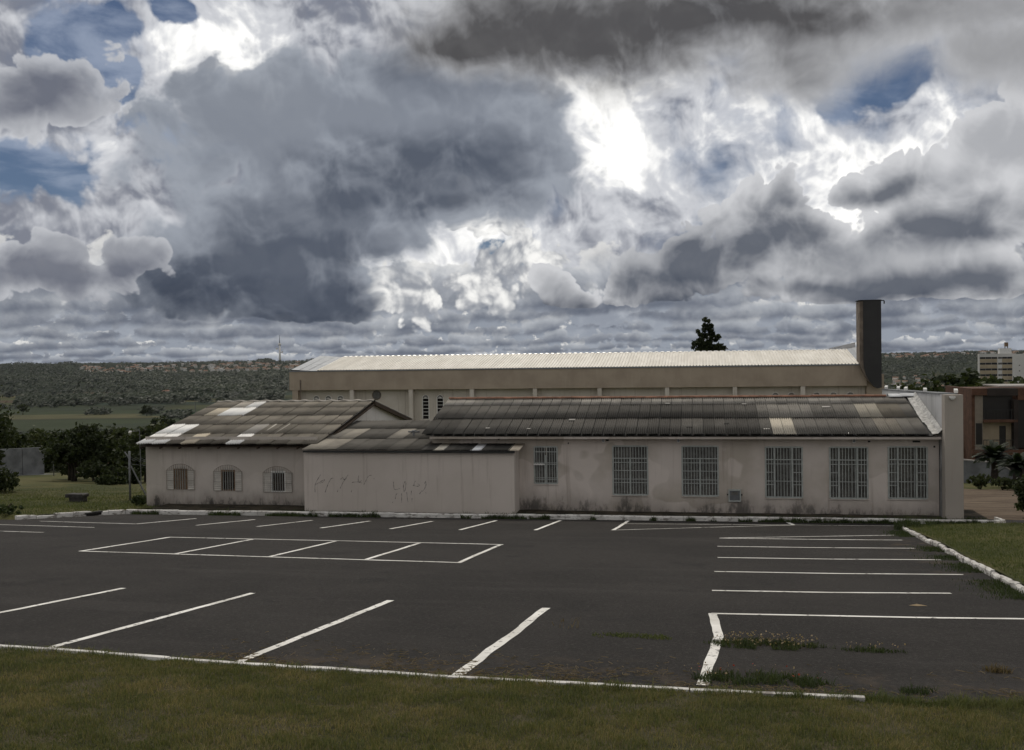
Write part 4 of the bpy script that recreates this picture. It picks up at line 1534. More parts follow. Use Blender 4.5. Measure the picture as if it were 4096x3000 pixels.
b2.mi = [0] * len(b2.f)
b2.build('dome', m_white, dl, True)

# ---- church ---------------------------------------------------------------------------------------
CY = 80.0
ch = thing('church', 'long brown-banded church with arched windows and cream metal roof behind the low buildings', 'church', (0, 0, 0))
colx = [-33.56, -28.54, -23.41, -18.22, -12.97, -7.72, -2.37, 2.88, 8.01, 12.66]
band = MB()
band.box(-34.05, 12.72, CY, CY + 0.62, 3.03, 4.60)
band.box(-34.05, -33.7, CY + 0.62, 93.4, 3.03, 4.60)
band.build('roof_band', m_church_band, ch)
gut = MB()
gut.box(-34.08, 12.6, CY - 0.05, CY + 0.2, 4.601, 4.68)
gut.build('gutter', m_zinc_dull, ch)
wins = [(-31.9, 0), (-30.83, 0), (-29.76, 0), (-22.3, 1), (-21.05, 1), (6.0, 2), (7.2, 2), (9.1, 2), (10.35, 2), (11.6, 2)]
wy = CY + 0.64
RW = 0.27
holes = []
cw = wall_xz(-33.7, 12.7, -6.5, 3.10, wy, [(x_ - RW, x_ + RW, 0.55, 2.27) for x_, _ in wins], 0.16)
# arch heads cut above the rectangular part are set as proud rings with dark lights (the head is part of each window)
cw.quad((-33.7, wy, -6.5), (-33.7, wy, 3.1), (-33.7, 93.3, 3.1), (-33.7, 93.3, -6.5))
cw.build('wall', m_church_wall, ch)
for x_ in colx[:-1]:
    c_ = MB()
    wd = 0.17 if x_ > -33 else 0.25
    c_.box(x_ - wd, x_ + wd, CY + 0.03, wy - 0.001, -6.5, 3.03)
    c_.build('pilaster', m_church_band if x_ < -33 else m_church_wall, ch)
dp = MB()
dp.tube([(-33.05, CY - 0.04, 3.9), (-33.05, CY - 0.04, -5)], 0.05, 6)
dp.build('downpipe', m_slab_side, ch)
for x_, kind_ in wins:
    win = bpy.data.objects.new('window', None)
    link(win, ch)
    sp = 2.27
    h_ = MB()
    n = 10
    pts = [(x_ + RW * math.cos(math.pi * i / n), sp + RW * math.sin(math.pi * i / n)) for i in range(n + 1)]
    h_.add([(a, wy - 0.006, c_) for a, c_ in pts], [tuple(range(n + 1))])
    h_.build('fanlight', m_dark_in, win)
    g = MB()
    g.quad((x_ - RW, wy + 0.10, 0.55), (x_ + RW, wy + 0.10, 0.55), (x_ + RW, wy + 0.10, sp), (x_ - RW, wy + 0.10, sp))
    g.build('pane', m_dark_in, win)
    fr = MB()
    fr.tube([(a, wy - 0.02, c_) for a, c_ in pts], 0.028, 5)
    fr.box(x_ - RW - 0.03, x_ - RW + 0.02, wy - 0.02, wy + 0.08, 0.55, sp)
    fr.box(x_ + RW - 0.02, x_ + RW + 0.03, wy - 0.02, wy + 0.08, 0.55, sp)
    fr.box(x_ - RW + 0.02, x_ + RW - 0.02, wy - 0.02, wy + 0.06, sp - 0.025, sp + 0.025)
    fr.build('frame', m_white, win)
    for a in (30, 60, 90, 120, 150):
        s_ = MB()
        ca_, sa_ = math.cos(math.radians(a)), math.sin(math.radians(a))
        s_.tube([(x_ + 0.03 * ca_, wy - 0.018, sp + 0.03 * sa_), (x_ + RW * ca_, wy - 0.018, sp + RW * sa_)], 0.014, 4)
        s_.build('spoke', m_white, win)
    for k in range(1, 6):
        s_ = MB()
        zc = 0.55 + (sp - 0.55) * k / 6
        s_.box(x_ - RW + 0.02, x_ + RW - 0.02, wy + 0.02, wy + 0.06, zc - 0.018, zc + 0.018)
        s_.build('glazing_bar', m_white, win)
oc_ = bpy.data.objects.new('round_window', None)
link(oc_, ch)
ox, oz = onx = (-26.55, 2.56)
d_ = MB()
d_.add([(ox + 0.36 * math.cos(i * math.pi / 10), wy - 0.012, oz + 0.36 * math.sin(i * math.pi / 10)) for i in range(20)], [tuple(range(20))])
d_.build('pane', m_glass, oc_)
d_ = MB()
d_.tube([(ox + 0.37 * math.cos(i * math.pi / 12), wy - 0.02, oz + 0.37 * math.sin(i * math.pi / 12)) for i in range(25)], 0.035, 5, False)
d_.build('frame', m_slab_side, oc_)
d_ = MB()
for dx_ in (-0.16, 0.16):
    d_.box(ox + dx_ - 0.012, ox + dx_ + 0.012, wy - 0.03, wy - 0.014, oz - 0.3, oz + 0.3)
for dz_ in (-0.16, 0, 0.16):
    d_.box(ox - 0.3, ox + 0.3, wy - 0.034, wy - 0.031, oz + dz_ - 0.012, oz + dz_ + 0.012)
d_.build('muntin', m_steel, oc_)
croof = bpy.data.objects.new('roof', None)
link(croof, ch)
ca = math.atan(0.176)
CL = 6.72
pw = 1.0


def rib_panel(w, L, nrib, h):
    prof = []
    for i in range(nrib):
        x0_ = w * i / nrib
        s = w / nrib
        prof += [(x0_, 0), (x0_ + s * 0.55, 0), (x0_ + s * 0.66, h), (x0_ + s * 0.88, h)]
    prof.append((w, 0))
    v = [(x_, 0, z_) for x_, z_ in prof] + [(x_, L, z_) for x_, z_ in prof]
    n_ = len(prof)
    me = mesh_data('roof_panel', v, [(i, i + 1, n_ + i + 1, n_ + i) for i in range(n_ - 1)])
    me.materials.append(m_metal_roof)
    return me


pm = rib_panel(pw, CL, 4, 0.055)
for i in range(44):
    obj('roof_panel', pm, None, croof, (-31.7 + i * pw * 0.9985, CY + 0.12, 4.70), (ca + rnd.uniform(-0.001, 0.001), 0, 0))
RZ = 4.70 + CL * math.sin(ca)
RYc = CY + 0.12 + CL * math.cos(ca)
rs = MB()
rs.quad((-33.6, RYc + 0.01, RZ - 0.02), (12.2, RYc + 0.01, RZ - 0.02), (12.2, 93.4, 4.68), (-33.6, 93.4, 4.68))
rs.build('rear_slope', m_zinc_dull, croof)
rc = MB()
for i in range(88):
    x_ = -31.6 + i * 0.5
    rc.prism_x([(RYc - 0.22, RZ - 0.005), (RYc - 0.05, RZ + 0.05), (RYc + 0.1, RZ + 0.05), (RYc + 0.25, RZ - 0.02)], x_ + 0.04, x_ + 0.30)
rcd = rc.build('ridge_flashing', m_zinc, croof)
rcd['kind'] = 'stuff'
for i in range(3):
    e_ = MB()
    x_ = -33.9 + i * 0.75
    h_ = 0.10 - 0.05 * i
    e_.add([(x_, CY + 0.05, 4.68 + h_), (x_ + 0.73, CY + 0.05, 4.68 + h_ - 0.03), (x_ + 0.73, RYc, RZ + h_ - 0.03), (x_, RYc, RZ + h_ + 0.02)], [(0, 1, 2, 3)])
    e_.add([(x_, CY + 0.05, 4.60), (x_, CY + 0.05, 4.68 + h_), (x_, RYc, RZ + h_ + 0.02), (x_, RYc, 4.60)], [(0, 1, 2, 3)])
    e_.build('verge_flashing', m_zinc_dull, croof)
for i in range(2):
    e_ = MB()
    x_ = 12.22 + i * 0.4
    e_.quad((x_, CY + 0.1, 4.72 + 0.06 * i), (x_ + 0.4, CY + 0.1, 4.78 + 0.06 * i), (x_ + 0.4, RYc, RZ + 0.12 + 0.1 * i), (x_, RYc, RZ + 0.04 + 0.06 * i))
    e_.build('verge_flashing', m_zinc_dull, croof)
pb = MB()
pb.prism([(10.9, 4.8), (13.0, 4.8), (13.0, 6.45), (10.9, 5.98)], RYc + 0.6, RYc + 0.85)
pb.build('gable_parapet', m_endwall, ch)
sb = MB()
sb.box(12.73, 14.0, CY + 0.15, 93, -6.5, 3.9)
sb.build('end_block', m_church_band, ch)
# dark slab tower, its foot swept to a point
tw = thing('slab_tower', 'tall dark slab tower with curved tapering foot at the right end of the church', 'tower', (0, 0, 0))
prof = [(13.72, 9.50), (12.42, 9.50), (12.42, 4.75), (12.48, 4.25), (12.60, 3.85), (12.80, 3.45), (13.05, 3.10), (13.25, 2.92), (13.40, 2.84), (13.72, 2.90)]
t1 = MB()
t1.prism(prof[::-1], 79.5, 79.56)
t1.build('dark_face', m_slab_dark, tw)
t2 = MB()
prof2 = [(13.70, 9.46), (12.16, 9.46), (12.16, 4.72), (12.3, 4.3), (12.75, 3.4), (13.2, 2.95), (13.70, 2.95)]
t2.prism(prof2[::-1], 79.565, 81.2)
t2.build('core', m_slab_side, tw)
t3 = MB()
t3.box(11.95, 14.0, 79.75, 79.85, 9.462, 9.53)
t3.box(13.95, 14.03, 79.75, 79.85, 9.25, 9.462)
t3.box(12.1, 13.74, 79.47, 81.25, 9.505, 9.56)
t3.build('top_rail', m_dark, tw)

# ------------------------------------------------------------------ vegetation
NR = np.random.RandomState(11)


def leaf_quads(centres, size, aspect=0.6, up=0.0, flat=None):
    """Randomly turned quads around the given points."""
    n = len(centres)
    a = NR.normal(size=(n, 3))
    a[:, 2] += up
    a /= np.linalg.norm(a, axis=1)[:, None]
    b_ = np.cross(a, NR.normal(size=(n, 3)))
    b_ /= np.linalg.norm(b_, axis=1)[:, None]
    if flat is not None:      # faces turned mostly towards one side, as the tops of a distant wood are
        nn = NR.normal(size=(n, 3)) * 0.2 + np.array(flat)
        a = np.cross(nn, NR.normal(size=(n, 3)))
        a /= np.linalg.norm(a, axis=1)[:, None]
        b_ = np.cross(nn, a)
        b_ /= np.linalg.norm(b_, axis=1)[:, None]
    s = (size * NR.uniform(0.6, 1.35, n))[:, None]
    c = np.asarray(centres)
    v = np.stack([c - a * s, c + b_ * s * aspect, c + a * s, c - b_ * s * aspect], axis=1).reshape(-1, 3)
    return v, np.arange(4 * n).reshape(n, 4)


def clump_points(blobs_, per, spread=0.5):
    """Points in clumps inside ellipsoids (cx, cy, cz, rx, ry, rz, clumps)."""
    out = []
    for (cx, cy, cz, rx, ry, rz, k) in blobs_:
        d = NR.normal(size=(k, 3))
        d /= np.linalg.norm(d, axis=1)[:, None]
        r_ = NR.uniform(0.45, 1.0, (k, 1)) ** 0.6
        cc = np.array([cx, cy, cz]) + d * r_ * np.array([rx, ry, rz])
        cs = min(rx, rz) * spread * NR.uniform(0.55, 1.0, (k, 1, 1))
        out.append((cc[:, None, :] + NR.normal(size=(k, per, 3)) * cs * 0.45).reshape(-1, 3))
    return np.concatenate(out)


def trunk_mesh(h, r0, branches, m=None, lean=(0, 0), forks=1):
    mb = MB()
    for f_ in range(forks):
        ox = (f_ - (forks - 1) / 2) * r0 * 1.6
        sp = ox * 2.2
        pts = [(ox, 0, -0.3), (ox + sp * 0.2 + lean[0] * 0.2, lean[1] * 0.2, h * 0.35), (ox + sp * 0.7 + lean[0] * 0.6, lean[1] * 0.6, h * 0.7), (ox + sp + lean[0], lean[1], h)]
        mb.tube(pts, [r0 * 1.2, r0 * 0.9, r0 * 0.6, r0 * 0.25], 7)
        for k in range(branches):
            a = rnd.uniform(0, 6.28)
            z0 = h * rnd.uniform(0.4, 0.85)
            L = h * rnd.uniform(0.25, 0.45)
            mb.tube([(ox + sp * 0.5, 0, z0), (ox + math.cos(a) * L * 0.5, math.sin(a) * L * 0.5, z0 + L * 0.35), (ox + math.cos(a) * L, math.sin(a) * L, z0 + L * 0.6)], [r0 * 0.4, r0 * 0.25, r0 * 0.1], 5)
    return mb


def make_tree(name, label, loc, h, r0, blobs_, leaf, per, m_leaf, group=None, branches=6, forks=1, trunk_h=None, spread=0.5):
    t = thing(name, label, 'tree', loc, 0, group)
    trunk_mesh(trunk_h or h * 0.8, r0, branches, forks=forks).build('trunk', m_bark, t, True)
    v, q = leaf_quads(clump_points(blobs_, per, spread), leaf)
    tag(obj('crown', raw_mesh('crown', v, q, m_leaf), None, t), kind='stuff')
    return t


def gz(x_, y_):
    return terrain_z(x_, y_)


def bushy(h, w, k, base=0.35):
    """Crown of several lobes for a tree h tall and w wide."""
    out = []
    for i in range(6):
        a = i * 1.05 + rnd.uniform(0, 0.6)
        rr = w * 0.28
        out.append((math.cos(a) * rr, math.sin(a) * rr, h * rnd.uniform(base + 0.12, 0.75), w * rnd.uniform(0.2, 0.3), w * 0.25, h * rnd.uniform(0.13, 0.2), k))
    out.append((0, 0, h * 0.78, w * 0.26, w * 0.26, h * 0.2, k))
    return out


# the two lawn trees below the slope and the dense belt behind them
make_tree('lawn_tree', 'dark tree with forked trunk at the foot of the left lawn', (-48.0, 70.5, gz(-48, 70.5)), 4.4, 0.12, bushy(4.4, 4.4, 14, 0.30), 0.17, 34, m_leaf_dark, 'trees below the left lawn', forks=2, trunk_h=2.6)
make_tree('lawn_tree', 'dark tree with single straight trunk at the foot of the left lawn', (-46.5, 70.9, gz(-46.5, 70.9)), 4.6, 0.17, bushy(4.6, 4.6, 14, 0.30), 0.17, 34, m_leaf_dark, 'trees below the left lawn', trunk_h=2.8)
make_tree('lawn_tree', 'dark tree left of the forked one beside the curved lamp post', (-50.8, 74, gz(-50.8, 74)), 4.0, 0.12, bushy(4.0, 4.4, 14, 0.28), 0.17, 34, m_leaf_dark, 'trees below the left lawn', trunk_h=2.6)
make_tree('lawn_tree', 'low dark tree beside the house corner behind the steel fence post', (-41.0, 69, gz(-41, 69)), 4.0, 0.12, bushy(4.0, 5.0, 14, 0.2), 0.17, 34, m_leaf_dark, 'trees below the left lawn', trunk_h=2.4)
make_tree('lawn_tree', 'low dark tree just left of the house roof edge', (-37.4, 66, gz(-37.4, 66)), 3.5, 0.12, bushy(3.5, 4.6, 14, 0.18), 0.17, 34, m_leaf_dark, 'trees below the left lawn', trunk_h=2.4)
belt = []
while len(belt) < 44:
    az_ = rnd.uniform(-43.5, -27.5)
    d = rnd.uniform(92, 200)
    x_, y_ = d * math.sin(math.radians(az_)), d * math.cos(math.radians(az_))
    if any((x_ - q[0]) ** 2 + (y_ - q[1]) ** 2 < 20 for q in belt) or (d < 112 and az_ < -35):
        continue
    top_ = 5.4 - d * rnd.uniform(0.057, 0.073)
    belt.append((x_, y_, top_ - terrain_z(x_, y_) + 0.3))
BELT = 'dense dark trees beyond the lawn'
protos = []
for i in range(4):
    h_ = 9.0
    v, q = leaf_quads(clump_points(bushy(h_, 9.5, 14, 0.22), 30, 0.55), 0.42)
    cm = raw_mesh('crown', v, q, m_leaf_dark if i % 2 else m_leaf_mid)
    tm = trunk_mesh(h_ * 0.75, 0.22, 5).data('trunk', (m_bark,), True)
    protos.append((cm, tm, h_))


def place_tree(name, label, x_, y_, h_, i, group, z_=None):
    cm, tm, ph = protos[i % len(protos)]
    t = thing(name, label, 'tree', (x_, y_, gz(x_, y_) if z_ is None else z_), rnd.uniform(0, 6.28), group)
    t.scale = (h_ / ph * rnd.uniform(0.95, 1.2),) * 2 + (h_ / ph,)
    obj('trunk', tm, None, t)
    tag(obj('crown', cm, None, t), kind='stuff')
    return t


for i, (x_, y_, h_) in enumerate(belt):
    place_tree('belt_tree', 'dark leafy tree in the dense belt beyond the left lawn', x_, y_, h_, i, BELT)
# big tree leaning in from the left edge, shrubs below it
make_tree('edge_tree', 'tall dark tree reaching in from the left edge of the picture', (-33.4, 41.5, gz(-33.4, 41.5)), 7.0, 0.2,
          [(0, 0, 4.2, 1.5, 1.6, 1.3, 40), (0.5, 0.2, 3.2, 1.2, 1.5, 0.9, 30), (0.35, 0, 2.3, 1.0, 1.0, 0.7, 22), (-0.8, 0, 3.6, 1.6, 1.5, 1.5, 30), (0.7, 0, 3.75, 0.75, 0.8, 0.5, 14)], 0.10, 30, m_leaf_dark, branches=0, trunk_h=3.5)
def bush(name, label, loc, r_, h_, k, leaf, m, per=30, group=None):
    t = thing(name, label, 'bush', loc, 0, group)
    mb = MB()
    for i in range(5):
        a = i * 1.26
        mb.tube([(0, 0, -0.1), (math.cos(a) * r_ * 0.3, math.sin(a) * r_ * 0.3, h_ * 0.5), (math.cos(a) * r_ * 0.6, math.sin(a) * r_ * 0.6, h_ * 0.85)], [0.025, 0.018, 0.006], 5)
    mb.build('stem', m_bark, t)
    bl = [(rnd.uniform(-.4, .4) * r_, rnd.uniform(-.4, .4) * r_, h_ * rnd.uniform(0.3, 0.75), r_ * rnd.uniform(0.45, 0.7), r_ * 0.6, h_ * rnd.uniform(0.2, 0.32), k) for _ in range(6)]
    v, q = leaf_quads(clump_points(bl, per, 0.5), leaf)
    tag(obj('foliage', raw_mesh('foliage', v, q, m), None, t), kind='stuff')
    return t


bush('shrub', 'dark shrub at the left edge in front of the concrete wall', (-33.5, 43.5, gz(-33.5, 43.5) + 0.2), 0.9, 1.5, 12, 0.07, m_leaf_dark)
bush('shrub', 'low green weedy shrub at the left edge beside the white kerb', (-22.9, 29.6, plane_z(29.6) + 0.05), 0.75, 0.5, 12, 0.05, m_weed)
bush('shrub', 'weedy shrub against the left corner of the small house', (-21.35, 35.6, plane_z(35.6) + 0.05), 0.4, 0.55, 10, 0.05, m_weed)
bush('shrub', 'dark leafy shrub at the right edge on the island lawn', (9.3, 30.7, plane_z(30.7) + 0.2), 0.62, 1.45, 26, 0.05, m_leaf_dark, 36)
bush('shrub', 'tall loose shrub behind the right edge of the island lawn', (9.75, 31.2, plane_z(31.2) + 0.1), 0.8, 1.9, 14, 0.06, m_leaf_mid, 30)
for i, (x_, y_, r_, h_) in enumerate(((-43.5, 66.5, 1.6, 1.3), (-40.0, 63.5, 1.5, 1.2), (-37.0, 60.0, 1.4, 1.1), (-52.5, 76.5, 1.8, 1.5), (-50.0, 78.5, 1.5, 1.3), (-44.8, 74.0, 1.7, 1.5), (-36.0, 56.5, 1.2, 0.9))):
    bush('hedge_bush', ['dark bush right of the lawn trees', 'dark bush between the lawn trees and the house', 'dark bush behind the steel fence post', 'dark bush left of the lawn trees below the lamp', 'dark bush behind the forked lawn tree', 'dark bush behind the straight lawn tree', 'low dark bush beside the house corner on the slope'][i], (x_, y_, terrain_z(x_, y_) + 0.25), r_, h_, 12, 0.13, m_leaf_dark, 30, 'bushes along the foot of the lawn')
# tree above the church roof
make_tree('church_tree', 'dark lopsided evergreen rising behind the church roof', (1.15, 110, -8), 17.9, 0.22,
          [(-0.15, 0, 17.1, 0.38, 0.4, 0.7, 12), (0.25, 0, 16.5, 0.5, 0.5, 0.45, 13), (-0.7, 0, 16.1, 0.5, 0.6, 0.5, 13), (0.65, 0, 15.6, 0.65, 0.6, 0.5, 16), (-0.35, 0, 15.3, 0.75, 0.7, 0.6, 20), (-1.15, 0, 14.6, 0.7, 0.7, 0.55, 17), (0.35, 0, 14.6, 0.95, 0.9, 0.6, 24), (1.25, 0, 14.3, 0.6, 0.8, 0.55, 17), (-0.4, 0, 13.9, 1.15, 1.1, 0.7, 30), (1.0, 0, 13.4, 0.9, 1.0, 0.7, 24), (0.1, 0, 12.8, 1.6, 1.5, 0.9, 34)], 0.12, 52, m_leaf_dark, spread=0.5, branches=14)
# tree crowns over the yard on the right
for i, (x_, y_, h_, lb_) in enumerate(((33.0, 150, 10.8, 'round dark tree right behind the end wall'), (38.5, 158, 9.6, 'low dark tree between the round tree and the broad one'), (43.3, 155, 11.6, 'broad dark tree left of the brick house roof'), (49.5, 160, 10.6, 'dark tree behind the flat roof of the brick house'),
                                        (54.5, 165, 12.6, 'tall dark tree at the right edge in front of the apartment block'), (60, 170, 11.5, 'dark tree at the right edge beyond the brick house'), (28.2, 140, 7.6, 'small dark tree beside the foot of the slab tower'), (46, 190, 11.5, 'far dark tree below the apartment block'), (36, 185, 9.4, 'far dark tree above the end wall'))):
    place_tree('yard_tree', lb_, x_, y_, h_, i, 'trees beyond the yard', z_=-9.2)


# cycads: woody stem and a fountain of long fronds made of leaflets
def cycad(label, loc, stem_h, r_, n):
    t = thing('cycad', label, 'cycad', loc, 0, 'cycads in the yard')
    mb = MB()
    mb.tube([(0, 0, -0.2), (0.02, 0, stem_h * 0.5), (0, 0, stem_h)], [0.26, 0.22, 0.20], 9)
    mb.build('stem', m_bark, t)
    for k in range(n):
        a = 2 * math.pi * k / n + rnd.uniform(-0.1, 0.1)
        el_ = rnd.uniform(0.05, 1.25)
        L = r_ * rnd.uniform(0.85, 1.1)
        pts = []
        for i in range(8):
            s = i / 7
            e = el_ - s * s * 0.9
            if i == 0:
                pts.append(Vector((0, 0, stem_h)))
            else:
                pts.append(pts[-1] + Vector((math.cos(a) * math.cos(e), math.sin(a) * math.cos(e), math.sin(e))) * L / 7)
        fb = MB()
        side = Vector((-math.sin(a), math.cos(a), 0))
        for i in range(7):
            for u_ in (0.0, 0.33, 0.66):
                q_ = pts[i].lerp(pts[i + 1], u_)
                tdir = (pts[i + 1] - pts[i]).normalized()
                ll = 0.24 * (1 - abs((i + u_) / 7 - 0.45) * 1.1)
                for sg in (-1, 1):
                    tip = q_ + side * sg * ll + tdir * ll * 0.6
                    fb.add([q_ - tdir * 0.05, q_ + tdir * 0.05, tip + tdir * 0.03, tip - tdir * 0.02], [(0, 1, 2, 3)])
        fo = fb.build('frond', m_frond, t)
        fo['kind'] = 'stuff'


cycad('cycad with wide crown close to the end wall', (19.6, 72.0, plane_z(72.0) + 0.55), 1.35, 1.6, 64)
cycad('darker cycad standing right of the wide one', (20.2, 68.8, plane_z(68.8) + 0.15), 1.15, 1.45, 60)
ys = [('low green bush at the back edge of the dirt yard beside the pier', 17.4, 67.0, 0.8, 0.9), ('grey-green bush below the wide cycad', 18.6, 66.6, 0.7, 0.8), ('round clipped bush at the right edge of the yard', 22.6, 68.5, 0.65, 0.8),
      ('low bush under the darker cycad', 20.6, 66.4, 0.6, 0.5), ('low bush at the far right of the planting bed', 22.2, 66.4, 0.7, 0.45), ('small bush between the two cycads', 19.7, 68.0, 0.6, 0.6), ('leafy bush right of the darker cycad', 21.5, 68.0, 0.5, 0.8)]
for lb_, x_, y_, r_, h_ in ys:
    bush('garden_bush', lb_, (x_, y_, plane_z(y_) + 0.05), r_, h_, 10, 0.08, m_leaf_mid, 26, 'bushes along the yard bed')


# ---- lawns and weeds (nobody could count the blades) -----------------------------------------------
def blades(pts, hgt, wid, lean=0.6):
    n = len(pts)
    ang_ = NR.uniform(0, 2 * np.pi, n)
    ln = NR.uniform(0.1, 1.0, n) * lean
    h_ = hgt * NR.uniform(0.5, 1.3, n)
    d = np.stack([np.cos(ang_), np.sin(ang_), np.zeros(n)], 1)
    s = np.stack([-np.sin(ang_ + 0.7), np.cos(ang_ + 0.7), np.zeros(n)], 1) * (wid * NR.uniform(0.6, 1.3, n))[:, None]
    upv = np.zeros((n, 3))
    upv[:, 2] = h_
    mid = pts + d * (h_ * ln * 0.35)[:, None] + upv * 0.6
    tip = pts + d * (h_ * ln)[:, None] + upv * (1 - 0.25 * ln)[:, None]
    v = np.stack([pts - s, pts + s, mid + s * 0.7, tip, mid - s * 0.7], 1).reshape(-1, 3)
    i0 = np.arange(n) * 5
    return v, np.stack([i0, i0 + 1, i0 + 2, i0 + 3, i0 + 4], 1)


def scatter(fn, n, hgt, wid, m, name, lean=0.6, label=None, cat=None):
    pts = np.array(fn(n))
    tuft = np.array([1.0 + 0.9 * mnoise.noise(Vector((p_[0] * 3.3, p_[1] * 3.3, 4.0))) + 0.7 * mnoise.noise(Vector((p_[0] * 9.0, p_[1] * 9.0, 1.0))) for p_ in pts]).clip(0.35, 2.2)
    v, q = blades(pts, hgt * tuft, wid, lean)
    o = obj(name, raw_mesh(name, v, q, m))
    return tag(o, label, cat, kind='stuff')


def lawn_pts(n):
    out = []
    while len(out) < n:
        x_ = rnd.uniform(-8.6, 5.6)
        k = front_kerb_y(x_)
        y_ = k + 0.02 - abs(rnd.gauss(0, 1)) * 0.02 if rnd.random() < 0.04 else rnd.uniform(5.6, k - 0.06)
        if abs(x_ + y_ * 0.185) > y_ * 0.56 + 1.1:
            continue
        if mnoise.noise(Vector((x_ * 1.7, y_ * 1.7, 9))) < -0.28 and rnd.random() < 0.55:
            continue
        out.append((x_, y_, bank_z(x_, y_)))
    return out


scatter(lawn_pts, 200000, 0.040, 0.0028, m_blade, 'front_grass', 0.9, 'short dry mown grass on the bank in the foreground', 'grass')


def tall_edge(n):
    out = []
    for _ in range(n):
        x_ = rnd.uniform(-8.2, 4.6)
        if mnoise.noise(Vector((x_ * 1.1, 0, 3))) < -0.05 and rnd.random() < 0.8:
            continue
        k = front_kerb_y(x_)
        y_ = k - 0.13 + rnd.gauss(0, 0.03)
        out.append((x_, y_, bank_z(x_, min(y_, k))))
    return out


def end_edge(n):
    out = []
    for _ in range(n):
        x_ = 0.6 + 4.8 * rnd.random() ** 0.8
        k = front_kerb_y(x_)
        y_ = k - (0.10 if x_ < 1.0 else 0.03) + rnd.gauss(0, 0.05)
        out.append((x_, y_, max(bank_z(x_, min(y_, k)), plane_z(y_))))
    return out


scatter(end_edge, 6500, 0.075, 0.003, m_blade_green, 'verge_grass', 0.9, 'ragged grass growing over the right end of the front kerb', 'grass')
scatter(tall_edge, 2600, 0.085, 0.003, m_blade_green, 'kerb_grass', 0.8, 'longer grass tufts spilling over the front kerb', 'grass')


def island_pts(n):
    out = []
    while len(out) < n:
        y_ = rnd.uniform(17.0, 31.2)
        x_ = island_kerb_x(y_) + 0.14 + abs(rnd.gauss(0, 1.0)) * 2.6
        out.append((x_, y_, island_z(x_, y_) - 0.01))
    return out


scatter(island_pts, 26000, 0.06, 0.006, m_blade_green, 'island_grass', 0.9, 'short green grass on the kerbed island at the right', 'grass')


def left_pts(n):
    out = []
    while len(out) < n:
        x_ = rnd.uniform(-36, -20.2)
        y_ = kerb_y(x_) + 0.2 + abs(rnd.gauss(0, 1)) * 9
        if y_ > 60:
            continue
        out.append((x_, y_, left_lawn_z(x_, y_) - 0.01))
    return out


scatter(left_pts, 26000, 0.09, 0.010, m_blade_green, 'slope_grass', 0.9, 'rough grass on the slope left of the small house', 'grass')


def kerb_weed(n):
    out = []
    while len(out) < n:
        x_ = rnd.uniform(-20.0, 9.2)
        d_ = mnoise.noise(Vector((x_ * 0.55, 2.2, 0))) + 0.5 * mnoise.noise(Vector((x_ * 1.9, 7.7, 0)))
        if x_ > 3.5:
            d_ += 0.45
        if x_ < -13.5:
            d_ += 0.3
        if d_ < 0.12 or rnd.random() > 0.25 + d_:
            continue
        y_ = kerb_y(x_) - abs(rnd.gauss(0, 0.10)) if rnd.random() < 0.8 else kerb_y(x_) + 0.16 + rnd.random() * 0.3
        out.append((x_, y_, plane_z(y_) + (0.0 if y_ < kerb_y(x_) else 0.09)))
    return out


scatter(kerb_weed, 9000, 0.12, 0.009, m_weed, 'kerb_weeds', 0.9, 'green weeds growing in the gutter along the back kerb', 'weeds')


def island_edge(n):
    out = []
    while len(out) < n:
        y_ = rnd.uniform(16.5, 30.5)
        d_ = mnoise.noise(Vector((y_ * 0.6, 12.2, 0)))
        if y_ < 19:
            d_ += 0.35
        if d_ < 0.05:
            continue
        x_ = island_kerb_x(y_) - abs(rnd.gauss(0, 0.28))
        out.append((x_, y_, plane_z(y_)))
    return out


scatter(island_edge, 3800, 0.06, 0.006, m_weed, 'island_weeds', 0.9, 'low weeds and moss along the foot of the island kerb', 'weeds')


def clippings(n):
    out = []
    while len(out) < n:
        x_ = rnd.uniform(-5.5, 5.0)
        y_ = front_kerb_y(x_) + 0.05 + abs(rnd.gauss(0, 0.55))
        if mnoise.noise(Vector((x_ * 1.2, y_ * 2.2, 1))) + (0.35 if -3.4 < x_ < -0.8 else 0) < 0.15 and rnd.random() < 0.85:
            continue
        out.append((x_, y_, plane_z(y_) + 0.006))
    return out


cp = np.array(clippings(3000))
ca_ = NR.uniform(0, 6.28, len(cp))
L_ = NR.uniform(0.015, 0.05, len(cp))
dv = np.stack([np.cos(ca_), np.sin(ca_), np.zeros(len(cp))], 1) * L_[:, None]
sv = np.stack([-np.sin(ca_), np.cos(ca_), np.zeros(len(cp))], 1) * 0.0022
v = np.stack([cp - dv - sv, cp + dv - sv, cp + dv + sv + [0, 0, .006], cp - dv + sv + [0, 0, .004]], 1).reshape(-1, 3)
tag(obj('grass_clippings', raw_mesh('grass_clippings', v, np.arange(len(v)).reshape(-1, 4), m_straw)), 'dry grass clippings strewn on the asphalt by the front kerb', 'clippings', kind='stuff')


